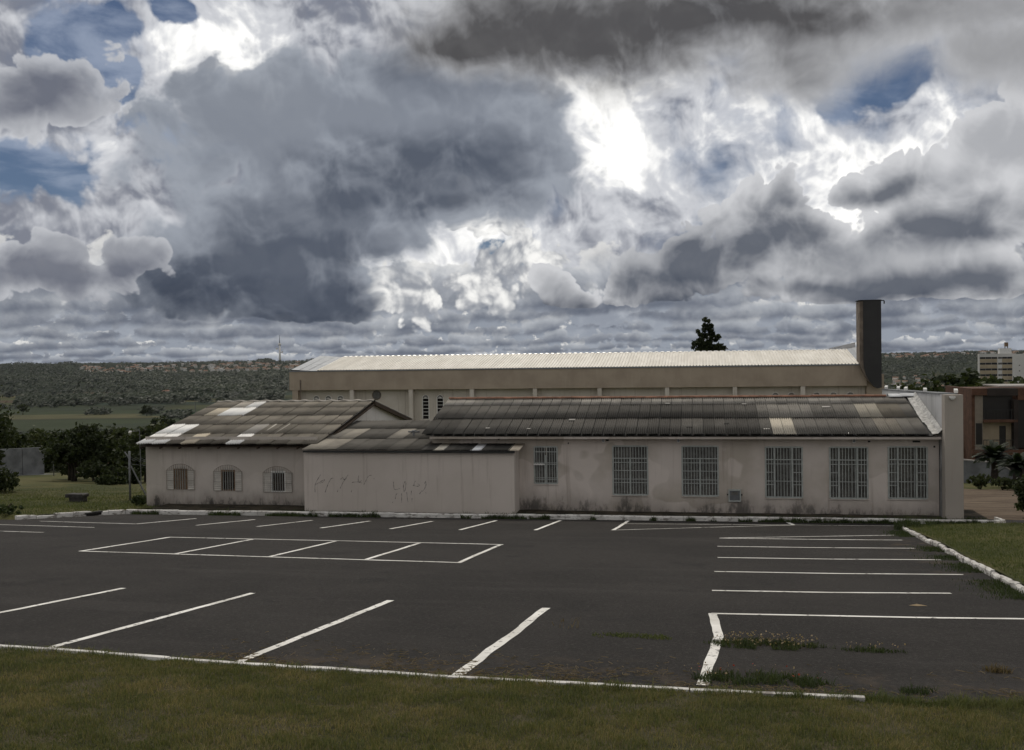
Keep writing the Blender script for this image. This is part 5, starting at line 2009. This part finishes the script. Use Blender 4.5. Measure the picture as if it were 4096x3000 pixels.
def weed_clump(label, x_, y_, rx, ry, n, hgt, flowers=0, red=0, m=m_weed):
    t = thing('weed_clump', label, 'weeds', (x_, y_, plane_z(y_)), 0, 'weeds in the cracked asphalt')
    a = NR.uniform(0, 6.28, n)
    r_ = np.sqrt(NR.uniform(0, 1, n)) * NR.uniform(0.7, 1.1, n)
    p_ = np.stack([np.cos(a) * r_ * rx * 1.25, np.sin(a) * r_ * ry * 1.5, np.zeros(n)], 1)
    keep = np.array([mnoise.noise(Vector(((x_ + q[0]) * 3.2, (y_ + q[1]) * 4.5, 2.0))) + 0.5 * mnoise.noise(Vector(((x_ + q[0]) * 9, (y_ + q[1]) * 9, 5.0))) > (q[0] / rx) ** 2 * 0.25 + (q[1] / ry) ** 2 * 0.15 - 0.22 for q in p_])
    p_ = p_[keep]
    p_[:, 2] = -0.094 * p_[:, 1]
    v, q = blades(p_, hgt * NR.uniform(0.4, 1.3, len(p_)), 0.005, 1.1)
    tag(obj('leaves', raw_mesh('leaves', v, q, m), None, t), kind='stuff')
    for cnt, mm, nm in ((flowers, m_seed, 'seed_heads'), (red, m_red, 'flowers')):
        if cnt:
            a = NR.uniform(0, 6.28, cnt)
            r_ = np.sqrt(NR.uniform(0, 1, cnt))
            p_ = np.stack([np.cos(a) * r_ * rx, np.sin(a) * r_ * ry, hgt * NR.uniform(0.9, 2.0, cnt)], 1)
            v, q = leaf_quads(p_, 0.012, 0.8)
            tag(obj(nm, raw_mesh(nm, v, q, mm), None, t), kind='stuff')
            st = blades(p_ * [1, 1, 0], 1.0, 0.0012, 0.1)[0].reshape(-1, 5, 3)
            st[:, 3] = p_
            st[:, 2] = p_ * [1, 1, .6] + [0.001, 0, 0]
            st[:, 4] = p_ * [1, 1, .6]
            i0 = np.arange(cnt) * 5
            tag(obj('stalks', raw_mesh('stalks', st.reshape(-1, 3), np.stack([i0, i0 + 1, i0 + 2, i0 + 3, i0 + 4], 1), m_straw), None, t), kind='stuff')


weed_clump('largest weed clump with tan seed heads right of the crooked white line', 0.75, 12.05, 0.60, 0.22, 2200, 0.06, 200)
weed_clump('low spreading weed clump farther right with bare asphalt round it', 1.95, 12.0, 0.40, 0.13, 700, 0.045, 20)
weed_clump('yellowish low weed strip left of the crooked white line', -0.75, 12.3, 0.5, 0.13, 800, 0.035, 0, 0, m_blade_green)
weed_clump('tangled weeds with red flowers at the foot of the crooked white line', 0.55, 10.15, 0.7, 0.2, 2000, 0.075, 20, 14)
weed_clump('small dry brown tuft alone on the asphalt at the right', 3.05, 11.1, 0.12, 0.08, 260, 0.07, 0, 0, m_straw)
weed_clump('weed tuft at the front kerb near its right end', 2.0, 9.95, 0.3, 0.08, 300, 0.07)
weed_clump('bushy green weed at the tip of the island kerb', 6.25, 31.0, 0.6, 0.4, 1500, 0.42)
weed_clump('thin straggling stalks on the asphalt left of the yellowish weeds', -1.7, 12.9, 0.18, 0.3, 40, 0.14, 0, 0, m_straw)

# ------------------------------------------------------------------ far country
def polar(az_, d):
    a = math.radians(az_)
    return d * math.sin(a), d * math.cos(a)


def wood(name, label, spots, quads=10):
    """spots: (x, y, z, height). Far trees as loose clusters of leaf faces, one mass."""
    cs, sz = [], []
    for x_, y_, z_, h_ in spots:
        for k in range(quads):
            cs.append((x_ + rnd.gauss(0, 0.24) * h_, y_ + rnd.gauss(0, 0.24) * h_, z_ + h_ * rnd.uniform(0.18, 0.95)))
            sz.append(h_ * 0.22)
    cs = np.array(cs)
    v, q = leaf_quads(cs, np.array(sz), 0.8, flat=(0, -0.55, 0.8))
    return tag(obj(name, raw_mesh(name, v, q, m_leaf_far)), label, 'woods', kind='stuff')


sp = []
while len(sp) < 6500:
    az_ = rnd.uniform(-42, -21)
    d = rnd.uniform(2300, 4700)
    x_, y_ = polar(az_, d)
    n_ = mnoise.noise(Vector((x_ * 0.0022, y_ * 0.0022, 3)))
    if n_ < -0.12 and rnd.random() < 0.8:
        continue
    if 3550 < d < 4650 and -34.5 < az_ < -20 and rnd.random() < 0.85:
        continue
    sp.append((x_, y_, terrain_z(x_, y_) - 1, rnd.uniform(8, 17)))
for _ in range(900):
    az_ = rnd.uniform(-42, -19)
    d = rnd.uniform(4650, 5600)
    x_, y_ = polar(az_, d)
    big = mnoise.noise(Vector((az_ * 0.8, 1, 0)))
    sp.append((x_, y_, terrain_z(x_, y_) - 2, rnd.uniform(6, 12) + max(0, big) * 24))
wood('far_wood_left', 'dark woods on the far slope at the left', sp, 14)
sp = []
while len(sp) < 2100:
    az_ = rnd.uniform(-39, -23.5)
    d = rnd.gauss(1900, 60)
    x_, y_ = polar(az_, d)
    dens = 1.0 if -36 < az_ < -25.5 else 0.5
    if mnoise.noise(Vector((az_ * 0.9, d * 0.004, 5))) < 0.25 - dens * 0.5:
        continue
    sp.append((x_, y_, terrain_z(x_, y_) - 1, rnd.uniform(8, 17)))
for az_, d, n_, s_ in ((-33.0, 1420, 14, 16), (-30.4, 1380, 16, 20), (-27.2, 1330, 26, 22), (-25.6, 1700, 40, 40), (-37.3, 1750, 10, 12), (-28.9, 1250, 18, 20), (-24.6, 1500, 40, 30)):
    for _ in range(n_):
        x_, y_ = polar(az_ + rnd.gauss(0, 0.3), d + rnd.gauss(0, s_))
        sp.append((x_, y_, terrain_z(x_, y_) - 1, rnd.uniform(6, 11)))
wood('valley_treeline', 'lines of dark trees between the valley fields', sp, 18)
sp = []
while len(sp) < 4200:
    az_ = rnd.uniform(9.5, 19.5)
    d = rnd.uniform(1500, 5000)
    x_, y_ = polar(az_, d)
    if d < 2900 and mnoise.noise(Vector((x_ * 0.006, y_ * 0.006, 8))) < -0.05:
        continue
    if 4200 < d < 4800 and rnd.random() < 0.7:
        continue
    sp.append((x_, y_, terrain_z(x_, y_) - 1, rnd.uniform(8, 15)))
wood('far_wood_right', 'dark woods on the far slope at the right', sp, 14)
sp = []
while len(sp) < 2600:
    az_ = rnd.uniform(-41, -24)
    d = rnd.uniform(230, 900)
    x_, y_ = polar(az_, d)
    if mnoise.noise(Vector((x_ * 0.012, y_ * 0.012, 2))) < -0.1:
        continue
    sp.append((x_, y_, terrain_z(x_, y_) - 0.5, rnd.uniform(3.5, 9)))
wood('valley_scrub', 'dark scrub on the slope falling into the valley', sp, 10)
# single trees one can tell apart on the valley floor
for az_, d, h_, lb_ in ((-29.95, 640, 17, 'rounded dark tree standing alone left of the house roof in the valley'), (-30.6, 1330, 14, 'small dark tree alone on the valley field'), (-36.6, 1500, 15, 'dark tree at the left end of the valley treeline'), (-25.2, 1150, 13, 'dark tree just above the roof slope of the small house')):
    x_, y_ = polar(az_, d)
    place_tree('valley_tree', lb_, x_, y_, h_, rnd.randrange(4), 'lone trees in the valley')

# far houses: box walls and a tiled gable or hip roof
m_hwall = plain('far_wall_cream', (0.50, 0.45, 0.38), 0.9, scale=0.05)
m_hwall2 = plain('far_wall_white', (0.56, 0.55, 0.52), 0.9, scale=0.05)
m_tile = plain('far_roof_tile', (0.22, 0.125, 0.085), 0.9, var=0.25, scale=0.1)
m_tile2 = plain('far_roof_brown', (0.20, 0.13, 0.09), 0.9, var=0.25, scale=0.1)
m_grey_roof = plain('far_roof_grey', (0.34, 0.32, 0.30), 0.9, var=0.25, scale=0.1)


def far_house(w, dpt, h_, rh, mw, mr, hip=False):
    mb = MB()
    mb.box(-w / 2, w / 2, -dpt / 2, dpt / 2, -3, h_)
    mb.cur = 1
    i = w * 0.28 if hip else 0
    o_ = 0.5
    v = [(-w / 2 - o_, -dpt / 2 - o_, h_), (w / 2 + o_, -dpt / 2 - o_, h_), (w / 2 + o_, dpt / 2 + o_, h_), (-w / 2 - o_, dpt / 2 + o_, h_), (-w / 2 - o_ + i, 0, h_ + rh), (w / 2 + o_ - i, 0, h_ + rh)]
    mb.add(v, [(0, 1, 5, 4), (2, 3, 4, 5), (1, 2, 5), (3, 0, 4)])
    mb.cur = 2
    for x_ in (-w * 0.28, w * 0.05, w * 0.3):
        mb.box(x_ - 0.6, x_ + 0.6, -dpt / 2 - 0.05, -dpt / 2 + 0.02, 1.0, 2.3)
    return mb.data('house', (mw, mr, m_dark_in))


hm = [far_house(14, 9, 4, 3.2, m_hwall, m_tile), far_house(11, 9, 4, 2.6, m_hwall2, m_tile, True), far_house(16, 10, 5, 3, m_hwall, m_tile2), far_house(13, 10, 6.5, 1.4, m_hwall2, m_grey_roof), far_house(18, 9, 4.5, 3.0, m_hwall, m_tile, True), far_house(10, 8, 7, 2.0, m_hwall2, m_tile2)]
LBL = ['pale house with orange tiled roof', 'white house with hipped orange roof', 'pale house with brown roof', 'white house with flat grey roof', 'long pale house with orange roof', 'tall white house with brown roof']


def town(n, az0, az1, d0, d1, where, group, scale=1.0, dens=None):
    k = 0
    while k < n:
        az_ = rnd.uniform(az0, az1)
        d = rnd.uniform(d0, d1)
        x_, y_ = polar(az_, d)
        if mnoise.noise(Vector((az_ * 0.55, d * 0.003, 4))) < -0.15 and rnd.random() < 0.85:
            continue
        i = rnd.choice((0, 1, 1, 2, 2, 3, 3, 4, 5, 5))
        o = obj('house', hm[i], None, None, (x_, y_, terrain_z(x_, y_) + 2.2), (0, 0, rnd.uniform(-0.7, 0.7) - math.radians(az_)))
        s = scale * rnd.uniform(0.8, 1.25)
        o.scale = (s, s, s)
        tag(o, LBL[i] + ' in ' + where, 'house', group)
        k += 1


town(210, -33.8, -20.3, 3650, 4600, 'the far town on the left ridge', 'houses of the left ridge town', 1.05)
town(80, 10.0, 18.5, 4150, 4750, 'the far town on the right ridge', 'houses of the right ridge town', 1.15)
town(75, 10.3, 18.0, 1750, 2650, 'the town below the right ridge', 'houses of the lower right town', 0.8)
for lb_, az_, d, s in (('lone farmhouse with orange roof in front of the valley woods', -29.6, 2330, 1.0),):
    x_, y_ = polar(az_, d)
    o = obj('farmhouse', hm[4], None, None, (x_, y_, terrain_z(x_, y_) + 1), (0, 0, 0.3))
    tag(o, lb_, 'house')
# sheds with pale roofs showing among the trees, and a cream wall behind the lawn trees
for lb_, az_, d, w, h_, rot in (('long low shed with pale roof among the valley trees', -31.7, 330, 9, 2.6, 0.1), ('small pale shed left of the long low shed', -34.3, 330, 7, 2.4, -0.1), ('narrow white shed between the two pale sheds', -32.9, 330, 2.6, 3.6, 0.0)):
    x_, y_ = polar(az_, d)
    t = thing('shed', lb_, 'shed', (x_, y_, 5.4 - d * 0.0735), rot - math.radians(az_), 'pale sheds below the lawn')
    a = MB()
    a.box(-w / 2, w / 2, -2, 2, -12, 0.4)
    a.build('wall', m_hwall2, t)
    a = MB()
    a.prism_x([(-2.4, 0.4), (0, 1.0), (2.4, 0.4), (2.4, 0.5), (0, 1.12), (-2.4, 0.5)], -w / 2 - 0.3, w / 2 + 0.3)
    a.build('roof', m_grey_roof, t)
cwl = thing('cream_house', 'cream wall of a low house behind the lawn trees', 'house', (-58.5, 90.0, plane_z(90) - 0.2), 0.5)
a = MB()
a.box(-2.2, 2.2, -2, 2, -0.6, 1.15)
a.build('wall', m_hwall, cwl)
a = MB()
a.prism([(-2.5, 1.15), (2.5, 1.15), (0, 1.5)], -2.3, 2.3)
a.build('roof', m_tile2, cwl)

# telecom tower on the ridge
x_, y_ = polar(-23.55, 4690)
tt = thing('telecom_tower', 'slender white telecom tower with round dishes on the far ridge', 'tower', (x_, y_, terrain_z(x_, y_) - 2))
a = MB()
a.tube([(0, 0, 0), (0, 0, 40), (0, 0, 82)], [6.0, 4.6, 3.6], 12)
a.build('shaft', m_white, tt, True)
a = MB()
a.tube([(0, 0, 82), (0, 0, 86), (0, 0, 92), (0, 0, 93)], [4, 7, 7, 3.5], 12)
a.build('gallery', m_white, tt)
a = MB()
a.tube([(0, 0, 93), (0, 0, 108), (0, 0, 130)], [2.4, 1.6, 0.6], 6)
a.build('mast', m_steel, tt)
for sx, zz in ((-1, 66), (1, 50)):
    a = MB()
    a.tube([(sx * 3, 0, zz), (sx * 12, 0, zz + 1.5)], 1.2, 6)
    a.build('arm', m_steel, tt)
    a = MB()
    a.tube([(sx * 13, -3.5, zz + 2), (sx * 13, -2.5, zz + 2), (sx * 13, 0, zz + 2), (sx * 13, 1.2, zz + 2)], [4.6, 4.2, 2.4, 0.6], 10)
    a.build('dish', m_white, tt)

# apartment block at the right
ap = thing('apartment_block', 'pale apartment block with dark window bands and brown rooftop water tank', 'building', (103.9, 400, -30))
a = MB()
a.box(0, 11.5, 0, 2.5, 0, 35.15)
a.build('wall', m_hwall2, ap)
m_void_far = plain('dark_windows', (0.02, 0.02, 0.022), 0.4)
m_bandw = plain('beige_band', (0.36, 0.30, 0.21), 0.9, scale=0.3)
for fl in range(5):
    z0_ = 33.2 - 2.15 * fl
    for xa, xb in ((0.15, 6.2), (7.9, 11.4)):
        b1 = MB()
        b1.box(xa, xb, -0.12, 0.05, z0_ - 1.35, z0_)
        b1.build('spandrel_band', m_bandw, ap)
    for xa, xb in ((0.15, 2.1), (2.2, 4.1), (4.2, 6.2), (6.6, 7.1), (7.25, 7.75), (7.9, 9.6), (9.7, 11.4)):
        b1 = MB()
        b1.box(xa, xb, -0.05, 0.02, z0_ + 0.03, z0_ + 0.72)
        b1.build('window', m_void_far, ap)
b1 = MB()
b1.add([(11.5, 0.0, 0), (24, 5.0, 0), (24, 14, 0), (11.5, 2.4, 0), (11.5, 0.0, 34.9), (24, 5.0, 34.9), (24, 14, 34.9), (11.5, 2.4, 34.9)], [(0, 3, 2, 1), (4, 5, 6, 7), (0, 1, 5, 4), (1, 2, 6, 5), (2, 3, 7, 6), (3, 0, 4, 7)])
b1.build('side_wing', m_hwall2, ap)
for zz in (30.5, 28.4, 26.2):
    b1 = MB()
    x0_ = 14.0
    y0_ = 0.4 * (x0_ - 11.5) - 0.06
    b1.add([(x0_, y0_, zz), (x0_ + .5, y0_ + .2, zz), (x0_ + .5, y0_ + .2, zz + .4), (x0_, y0_, zz + .4)], [(0, 1, 2, 3)])
    b1.build('window', m_glass, ap)
b1 = MB()
b1.box(7.1, 11.3, 0.3, 2.3, 35.15, 37.1)
b1.build('lift_house', m_white, ap)
b1 = MB()
b1.box(9.2, 10.3, 0.8, 1.9, 37.75, 39.3)
b1.build('water_tank', m_wood, ap)
b1 = MB()
for xx in (9.25, 10.15):
    b1.box(xx, xx + 0.1, 0.9, 1.8, 37.1, 37.75)
b1.build('tank_stand', m_steel, ap)

# brick house beyond the yard
m_brick = plain('brown_brick', (0.10, 0.052, 0.034), 0.9, var=0.25, scale=2)
m_umber = plain('umber_fascia', (0.035, 0.028, 0.025), 0.9, var=0.2, scale=1)
m_beige = plain('beige_panel', (0.22, 0.19, 0.155), 0.9, var=0.08)
m_cream = plain('cream_panel', (0.33, 0.275, 0.195), 0.9, var=0.08)
m_void = plain('dark_glazing', (0.012, 0.011, 0.012), 0.3, 0.5)
bh = thing('brick_house', 'two storey brown brick house with dark glazed balcony at the right edge', 'house', (0, 0, 0))
BY = 90.0
def part(name, m, *boxes):
    q_ = MB()
    for bb in boxes:
        q_.box(*bb)
    return q_.build(name, m, bh)


part('brick_wall', m_brick, (22.72, 22.98, BY - 0.05, BY + 9, -6.2, 2.42), (22.98, 36, BY + 1.2, BY + 9, -6.2, 2.3))
part('roof_fascia', m_umber, (23.9, 26.3, BY - 0.28, BY + 0.3, 1.82, 2.42))
part('brick_fascia', m_brick, (22.7, 23.9, BY - 0.25, BY + 0.3, 1.86, 2.44), (26.3, 36, BY - 0.25, BY + 0.3, 1.45, 2.44))
part('beige_panel', m_beige, (22.98, 23.62, BY - 0.02, BY + 1.1, -2.75, 1.86))
part('glazing', m_void, (23.62, 26.1, BY + 0.5, BY + 0.56, -0.2, 1.82))
part('glazing', m_void, (26.35, 36, BY + 0.3, BY + 0.36, -2.6, 1.45))
part('slab_edge', m_brick, (23.62, 26.3, BY - 0.22, BY + 0.6, -0.42, -0.20))
part('lower_room_wall', m_cream, (23.62, 25.05, BY + 0.55, BY + 0.65, -2.72, -0.42), (25.58, 26.0, BY + 0.55, BY + 0.65, -2.72, -0.42), (25.05, 25.58, BY + 0.55, BY + 0.65, -0.75, -0.42))
part('door', m_void, (25.06, 25.57, BY + 0.6, BY + 0.64, -2.7, -0.76))
part('side_opening', m_void, (23.05, 23.55, BY - 0.035, BY - 0.021, -2.3, -0.5))
part('column', m_umber, (26.0, 26.34, BY - 0.2, BY + 1.1, -2.72, 1.45))
part('base_slab', m_brick, (22.75, 36, BY - 0.35, BY + 1.1, -3.15, -2.72))
part('undercroft', m_umber, (23.0, 36, BY + 0.2, BY + 1.1, -6.4, -3.16))
for z0_, xa, xb in ((-0.2, 23.7, 26.1), (-2.72, 23.62, 26.0)):
    part('balcony_rail', m_dark, (xa, xb, BY - 0.16, BY - 0.12, z0_ + 0.78, z0_ + 0.84))
    for i in range(10):
        xx = xa + (xb - xa) * i / 9
        part('baluster', m_dark, (xx - 0.015, xx + 0.015, BY - 0.15, BY - 0.13, z0_, z0_ + 0.78))
part('roof_sheet', m_grey_roof, (25.2, 36, BY + 1.0, BY + 6, 2.52, 2.62))
# low white walls and a car-port beside it
sv = thing('side_house', 'narrow glimpse of a white walled house between the pier and the brick house', 'house', (0, 0, 0))
q_ = MB()
q_.box(19.5, 22.6, 96, 100, -6.5, 0.4)
q_.build('wall', m_beige, sv)
q_ = MB()
q_.prism([(19.2, 0.4), (22.65, 0.4), (22.65, 0.75), (19.2, 0.95)], 95.6, 100.4)
q_.build('roof', m_brick, sv)
q_ = MB()
q_.box(19.5, 22.5, 93, 95, -2.0, -1.75)
q_.build('canopy', m_white, sv)
gw = thing('garden_wall', 'low white garden wall behind the cycads', 'wall', (0, 0, 0))
q_ = MB()
q_.prism([(18.4, -6), (24.2, -6), (24.2, -3.95), (23.3, -3.3), (18.4, -2.85)], 84, 84.25)
q_.build('wall', m_conc_wall, gw)
q_ = MB()
q_.prism([(18.38, -2.84), (23.3, -3.29), (24.22, -3.94), (24.22, -3.86), (23.32, -3.2), (18.38, -2.74)], 83.95, 84.3)
q_.build('coping', m_grey_roof, gw)

# street lamps and poles on the right, behind the wall
for lb_, x_, y_, h_, dx_ in (('slim lamp post rising behind the end wall', 26.2, 108, 3.0, -1.3), ('slim lamp post above the brick house roof', 32.2, 112, 3.4, -1.3), ('slim lamp post right of the end wall trees', 42.0, 120, 4.6, -1.2)):
    t = thing('street_lamp', lb_, 'street lamp', (x_, y_, -7.5), 0, 'street lamps beyond the yard')
    a = MB()
    a.tube([(0, 0, 0), (0, 0, 6.0 + h_ * 0.4), (dx_ * 0.4, 0, 6.4 + h_ * 0.6), (dx_, 0, 6.6 + h_ * 0.65)], [0.08, 0.06, 0.05, 0.04], 6)
    a.build('post', m_steel, t)
    a = MB()
    a.tube([(dx_ + 0.1, 0, 6.6 + h_ * 0.65), (dx_ - 0.25, 0, 6.55 + h_ * 0.65), (dx_ - 0.5, 0, 6.55 + h_ * 0.65)], [0.06, 0.14, 0.05], 6)
    a.build('lamp_head', m_white, t)

# ---- left of the house -------------------------------------------------------------------------------
cwall = thing('concrete_wall', 'weathered grey concrete boundary wall at the left edge', 'wall', (0, 0, 0))
W0, W1 = Vector((-66.0, 76.0, 0)), Vector((-61.3, 85.4, 0))
n = 5
for i in range(n):
    p0, p1 = W0.lerp(W1, i / n), W0.lerp(W1, (i + 1) / n - 0.004)
    t_ = (p1 - p0).normalized()
    nr = Vector((-t_.y, t_.x, 0)) * 0.15
    zb0, zb1, zt0, zt1 = -5.6, -5.8, -4.35 + 2.35 + (i / n) * -0.35, -4.35 + 2.35 + ((i + 1) / n) * -0.35
    a = MB()
    v = []
    for q_, zb, zt in ((p0, zb0, zt0), (p1, zb1, zt1)):
        for s in (-1, 1):
            e = q_ + nr * s
            v += [(e.x, e.y, zb), (e.x, e.y, zt)]
    a.add(v, [(0, 1, 5, 4), (2, 6, 7, 3), (1, 3, 7, 5), (0, 2, 3, 1), (4, 5, 7, 6)])
    a.build('wall_panel', m_conc_wall, cwall)
fp = MB()
fp.add([(W0.x + 0.3, W0.y - 0.5, -4.25), (W1.x + 1.2, W1.y - 1.2, -4.88), (W1.x + 2.6, W1.y + 0.3, -4.95), (W1.x, W1.y + 0.3, -4.9), (W0.x, W0.y, -4.3)], [(0, 1, 2, 3, 4)])
fp.build('footing', m_conc_wall, cwall)
lx, ly = -58.3, 82.6
gl = thing('curved_lamp', 'thin curved lamp post at the end of the concrete wall', 'street lamp', (lx, ly, terrain_z(lx, ly)))
a = MB()
a.tube([(0, 0, -0.2), (0, 0, 1.2), (-0.08, 0, 1.65), (-0.35, 0, 2.0), (-0.75, 0, 2.2), (-1.15, 0, 2.28)], [0.045, 0.04, 0.038, 0.034, 0.03, 0.03], 7)
a.build('post', m_steel, gl, True)
a = MB()
a.tube([(-1.1, 0, 2.29), (-1.3, 0, 2.29), (-1.45, 0, 2.27)], [0.03, 0.06, 0.02], 6)
a.build('lamp_head', m_white, gl)
# fence post with cranked top and brace, strands of barbed wire to the house
fx, fy = -23.3, 38.0
fz = left_lawn_z(fx, fy)
fpst = thing('fence_post', 'grey steel fence post with cranked top and diagonal brace beside the house', 'fence post', (fx, fy, fz))
a = MB()
a.tube([(0, 0, -0.2), (0, 0, 2.05)], 0.045, 8)
a.build('upright', m_steel, fpst, True)
a = MB()
a.tube([(0.01, 0, 1.72), (-0.22, 0, 2.02)], 0.03, 6)
a.build('cranked_arm', m_steel, fpst)
a = MB()
a.tube([(0.03, 0.02, 1.45), (0.72, 0.1, 0.1)], 0.03, 6)
a.build('brace', m_steel, fpst)
for zz in (1.78, 1.70, 1.52):
    a = MB()
    pts = []
    for i in range(60):
        s = i / 59
        pts.append((s * 2.2, s * 0.3, zz + 0.03 * math.sin(s * 60) * (1 if zz > 1.6 else 0.4) - 0.08 * math.sin(s * 3.14)))
    a.tube(pts, 0.006, 4)
    a.build('barbed_wire', m_steel, fpst)
# cast concrete slab seats on the lawn
for lb_, x_, y_, w_ in (('dark round-edged concrete slab seat on the left lawn near the kerb', -24.6, 36.3, 0.40), ('small dark concrete block far down the left lawn', -48.3, 76.5, 0.36)):
    t = thing('concrete_seat', lb_, 'seat', (x_, y_, (left_lawn_z(x_, y_) if y_ < 60 else terrain_z(x_, y_)) + 0.02))
    a = MB()
    prof = [(-w_, 0.16), (-w_ * 0.96, 0.20), (-w_ * 0.98, 0.27), (-w_ * 0.9, 0.30), (w_ * 0.9, 0.30), (w_ * 0.98, 0.27), (w_ * 0.96, 0.20), (w_ * 0.92, 0.16)]
    a.prism(prof, -0.22, 0.22)
    a.build('slab', m_concrete, t)
    a = MB()
    a.box(-w_ * 0.6, w_ * 0.85, -0.17, 0.17, -0.15, 0.159)
    a.build('base', m_concrete, t)
# lamp on a pole behind the house and the flag
pl = thing('yard_light', 'thin pole with side arm and white lamp left of the house roof', 'lamp', (-30.0, 50.0, terrain_z(-30, 50)))
a = MB()
a.tube([(0.03, 0, 0), (0, 0, 2.0), (-0.02, 0, 3.65)], 0.022, 6)
a.tube([(-0.02, 0, 3.65), (-0.55, 0, 3.60)], 0.018, 6)
a.build('post', m_steel, pl)
a = MB()
a.tube([(-0.5, 0, 3.62), (-0.58, 0, 3.57), (-0.66, 0, 3.54)], [0.04, 0.09, 0.05], 7)
a.build('lamp_head', m_white, pl)
fg = thing('flag', 'green and yellow national flag with blue disc on a pole behind the house', 'flag', (-42.75, 80.0, -2.0))
a = MB()
a.tube([(0, 0, -4.0), (0.02, 0, 4.2)], 0.03, 6)
a.build('pole', m_steel, fg)
m_fgreen = plain('flag_green', (0.012, 0.09, 0.03), 0.8)
m_fyel = plain('flag_yellow', (0.50, 0.36, 0.02), 0.8)
m_fblue = plain('flag_blue', (0.010, 0.015, 0.10), 0.8)
m_fwhite = plain('flag_white', (0.6, 0.6, 0.6), 0.8)


def flag_pt(u_, v_, off=0.0):
    """Cloth hanging down from the pole to the left, with a soft fold."""
    x_ = -0.03 - 1.15 * u_
    z_ = 3.2 - 1.05 * v_ - 0.75 * u_ + 0.05 * math.sin(u_ * 7)
    y_ = 0.12 * math.sin(u_ * 6 + v_ * 2) * u_ - off
    return (x_, y_, z_)


def cloth(name, m, poly, off):
    a = MB()
    c = (sum(p_[0] for p_ in poly) / len(poly), sum(p_[1] for p_ in poly) / len(poly))
    rings = 6
    for r_ in range(1, rings + 1):
        for p_ in poly:
            a.v.append(flag_pt(c[0] + (p_[0] - c[0]) * r_ / rings, c[1] + (p_[1] - c[1]) * r_ / rings, off))
    a.v.append(flag_pt(c[0], c[1], off))
    k = len(poly)
    for i in range(k):
        a.f.append((i, (i + 1) % k, rings * k))
        for r_ in range(rings - 1):
            a.f.append((r_ * k + i, (r_ + 1) * k + i, (r_ + 1) * k + (i + 1) % k, r_ * k + (i + 1) % k))
    a.mi = [0] * len(a.f)
    return a.build(name, m, fg)


sq = [(i / 6, 0) for i in range(6)] + [(1, i / 6) for i in range(6)] + [(1 - i / 6, 1) for i in range(6)] + [(0, 1 - i / 6) for i in range(6)]
cloth('green_field', m_fgreen, sq, 0.0)
dm = []
for (a0, b0), (a1, b1_) in zip(((0.08, 0.5), (0.5, 0.1), (0.92, 0.5), (0.5, 0.9)), ((0.5, 0.1), (0.92, 0.5), (0.5, 0.9), (0.08, 0.5))):
    dm += [(a0 + (a1 - a0) * i / 5, b0 + (b1_ - b0) * i / 5) for i in range(5)]
cloth('yellow_lozenge', m_fyel, dm, 0.008)
cloth('blue_disc', m_fblue, [(0.5 + 0.17 * math.cos(i * math.pi / 10), 0.5 + 0.25 * math.sin(i * math.pi / 10)) for i in range(20)], 0.016)
cloth('white_band', m_fwhite, [(0.34 + 0.32 * i / 8, 0.44 + 0.06 * math.sin(i / 8 * 3.14) * -1 + 0.12 * i / 8) for i in range(9)] + [(0.66 - 0.32 * i / 8, 0.60 - 0.06 * math.sin(i / 8 * 3.14) - 0.12 * i / 8) for i in range(9)], 0.022)
# drain mouth in the left kerb, scraps on the lawn
dr = thing('drain_mouth', 'dark storm drain mouth in the left kerb', 'drain', (-20.62, 31.35, plane_z(31.35)), math.radians(66))
a = MB()
a.box(-0.28, 0.28, -0.03, 0.02, 0.005, 0.085)
a.build('opening', m_dark_in, dr)
a = MB()
a.box(-0.33, 0.33, -0.035, 0.10, 0.086, 0.135)
a.build('lintel', m_concrete, dr)
for lb_, x_, y_, s in (('white scrap of litter on the far left lawn', -47.5, 62.0, 0.1), ('smaller white scrap of litter on the far left lawn', -50.5, 66.0, 0.08)):
    z_ = max(terrain_z(x_, y_), left_lawn_z(x_, y_) if y_ < 62 and x_ > -46 else -99) + 0.05
    a = MB()
    a.add([(-s, -s * .6, 0), (s, -s * .5, 0.03), (s * .8, s * .6, 0.12), (-s * .9, s * .5, 0.05), (0, 0, s * 0.6)], [(0, 1, 4), (1, 2, 4), (2, 3, 4), (3, 0, 4)])
    tag(a.build('litter_scrap', m_white, None, loc=(x_, y_, z_)), lb_, 'litter')
lf = MB()
lf.add([(0, 0, 0.01), (0.12, 0.03, 0.03), (0.26, 0.0, 0.012), (0.12, -0.04, 0.012)], [(0, 1, 3), (1, 2, 3)])
tag(lf.build('dry_leaf', m_seed, None, loc=(3.05, 15.6, plane_z(15.6))), 'single dry tan leaf on the asphalt above the long right line', 'leaf')

# ------------------------------------------------------------------ thin air between here and the ridges
hz_ = MB()
hz_.box(-9000, 9000, -200, 9000, -75, 60)
m_haze = bpy.data.materials.new('thin_haze')
m_haze.use_nodes = True
ht = m_haze.node_tree
ht.nodes.clear()
hv = ht.nodes.new('ShaderNodeVolumePrincipled')
hv.inputs['Color'].default_value = (0.80, 0.87, 1.0, 1)
hv.inputs['Density'].default_value = 0.00001
ho = ht.nodes.new('ShaderNodeOutputMaterial')
ht.links.new(hv.outputs[0], ho.inputs['Volume'])
tag(hz_.build('haze', m_haze), kind='stuff')
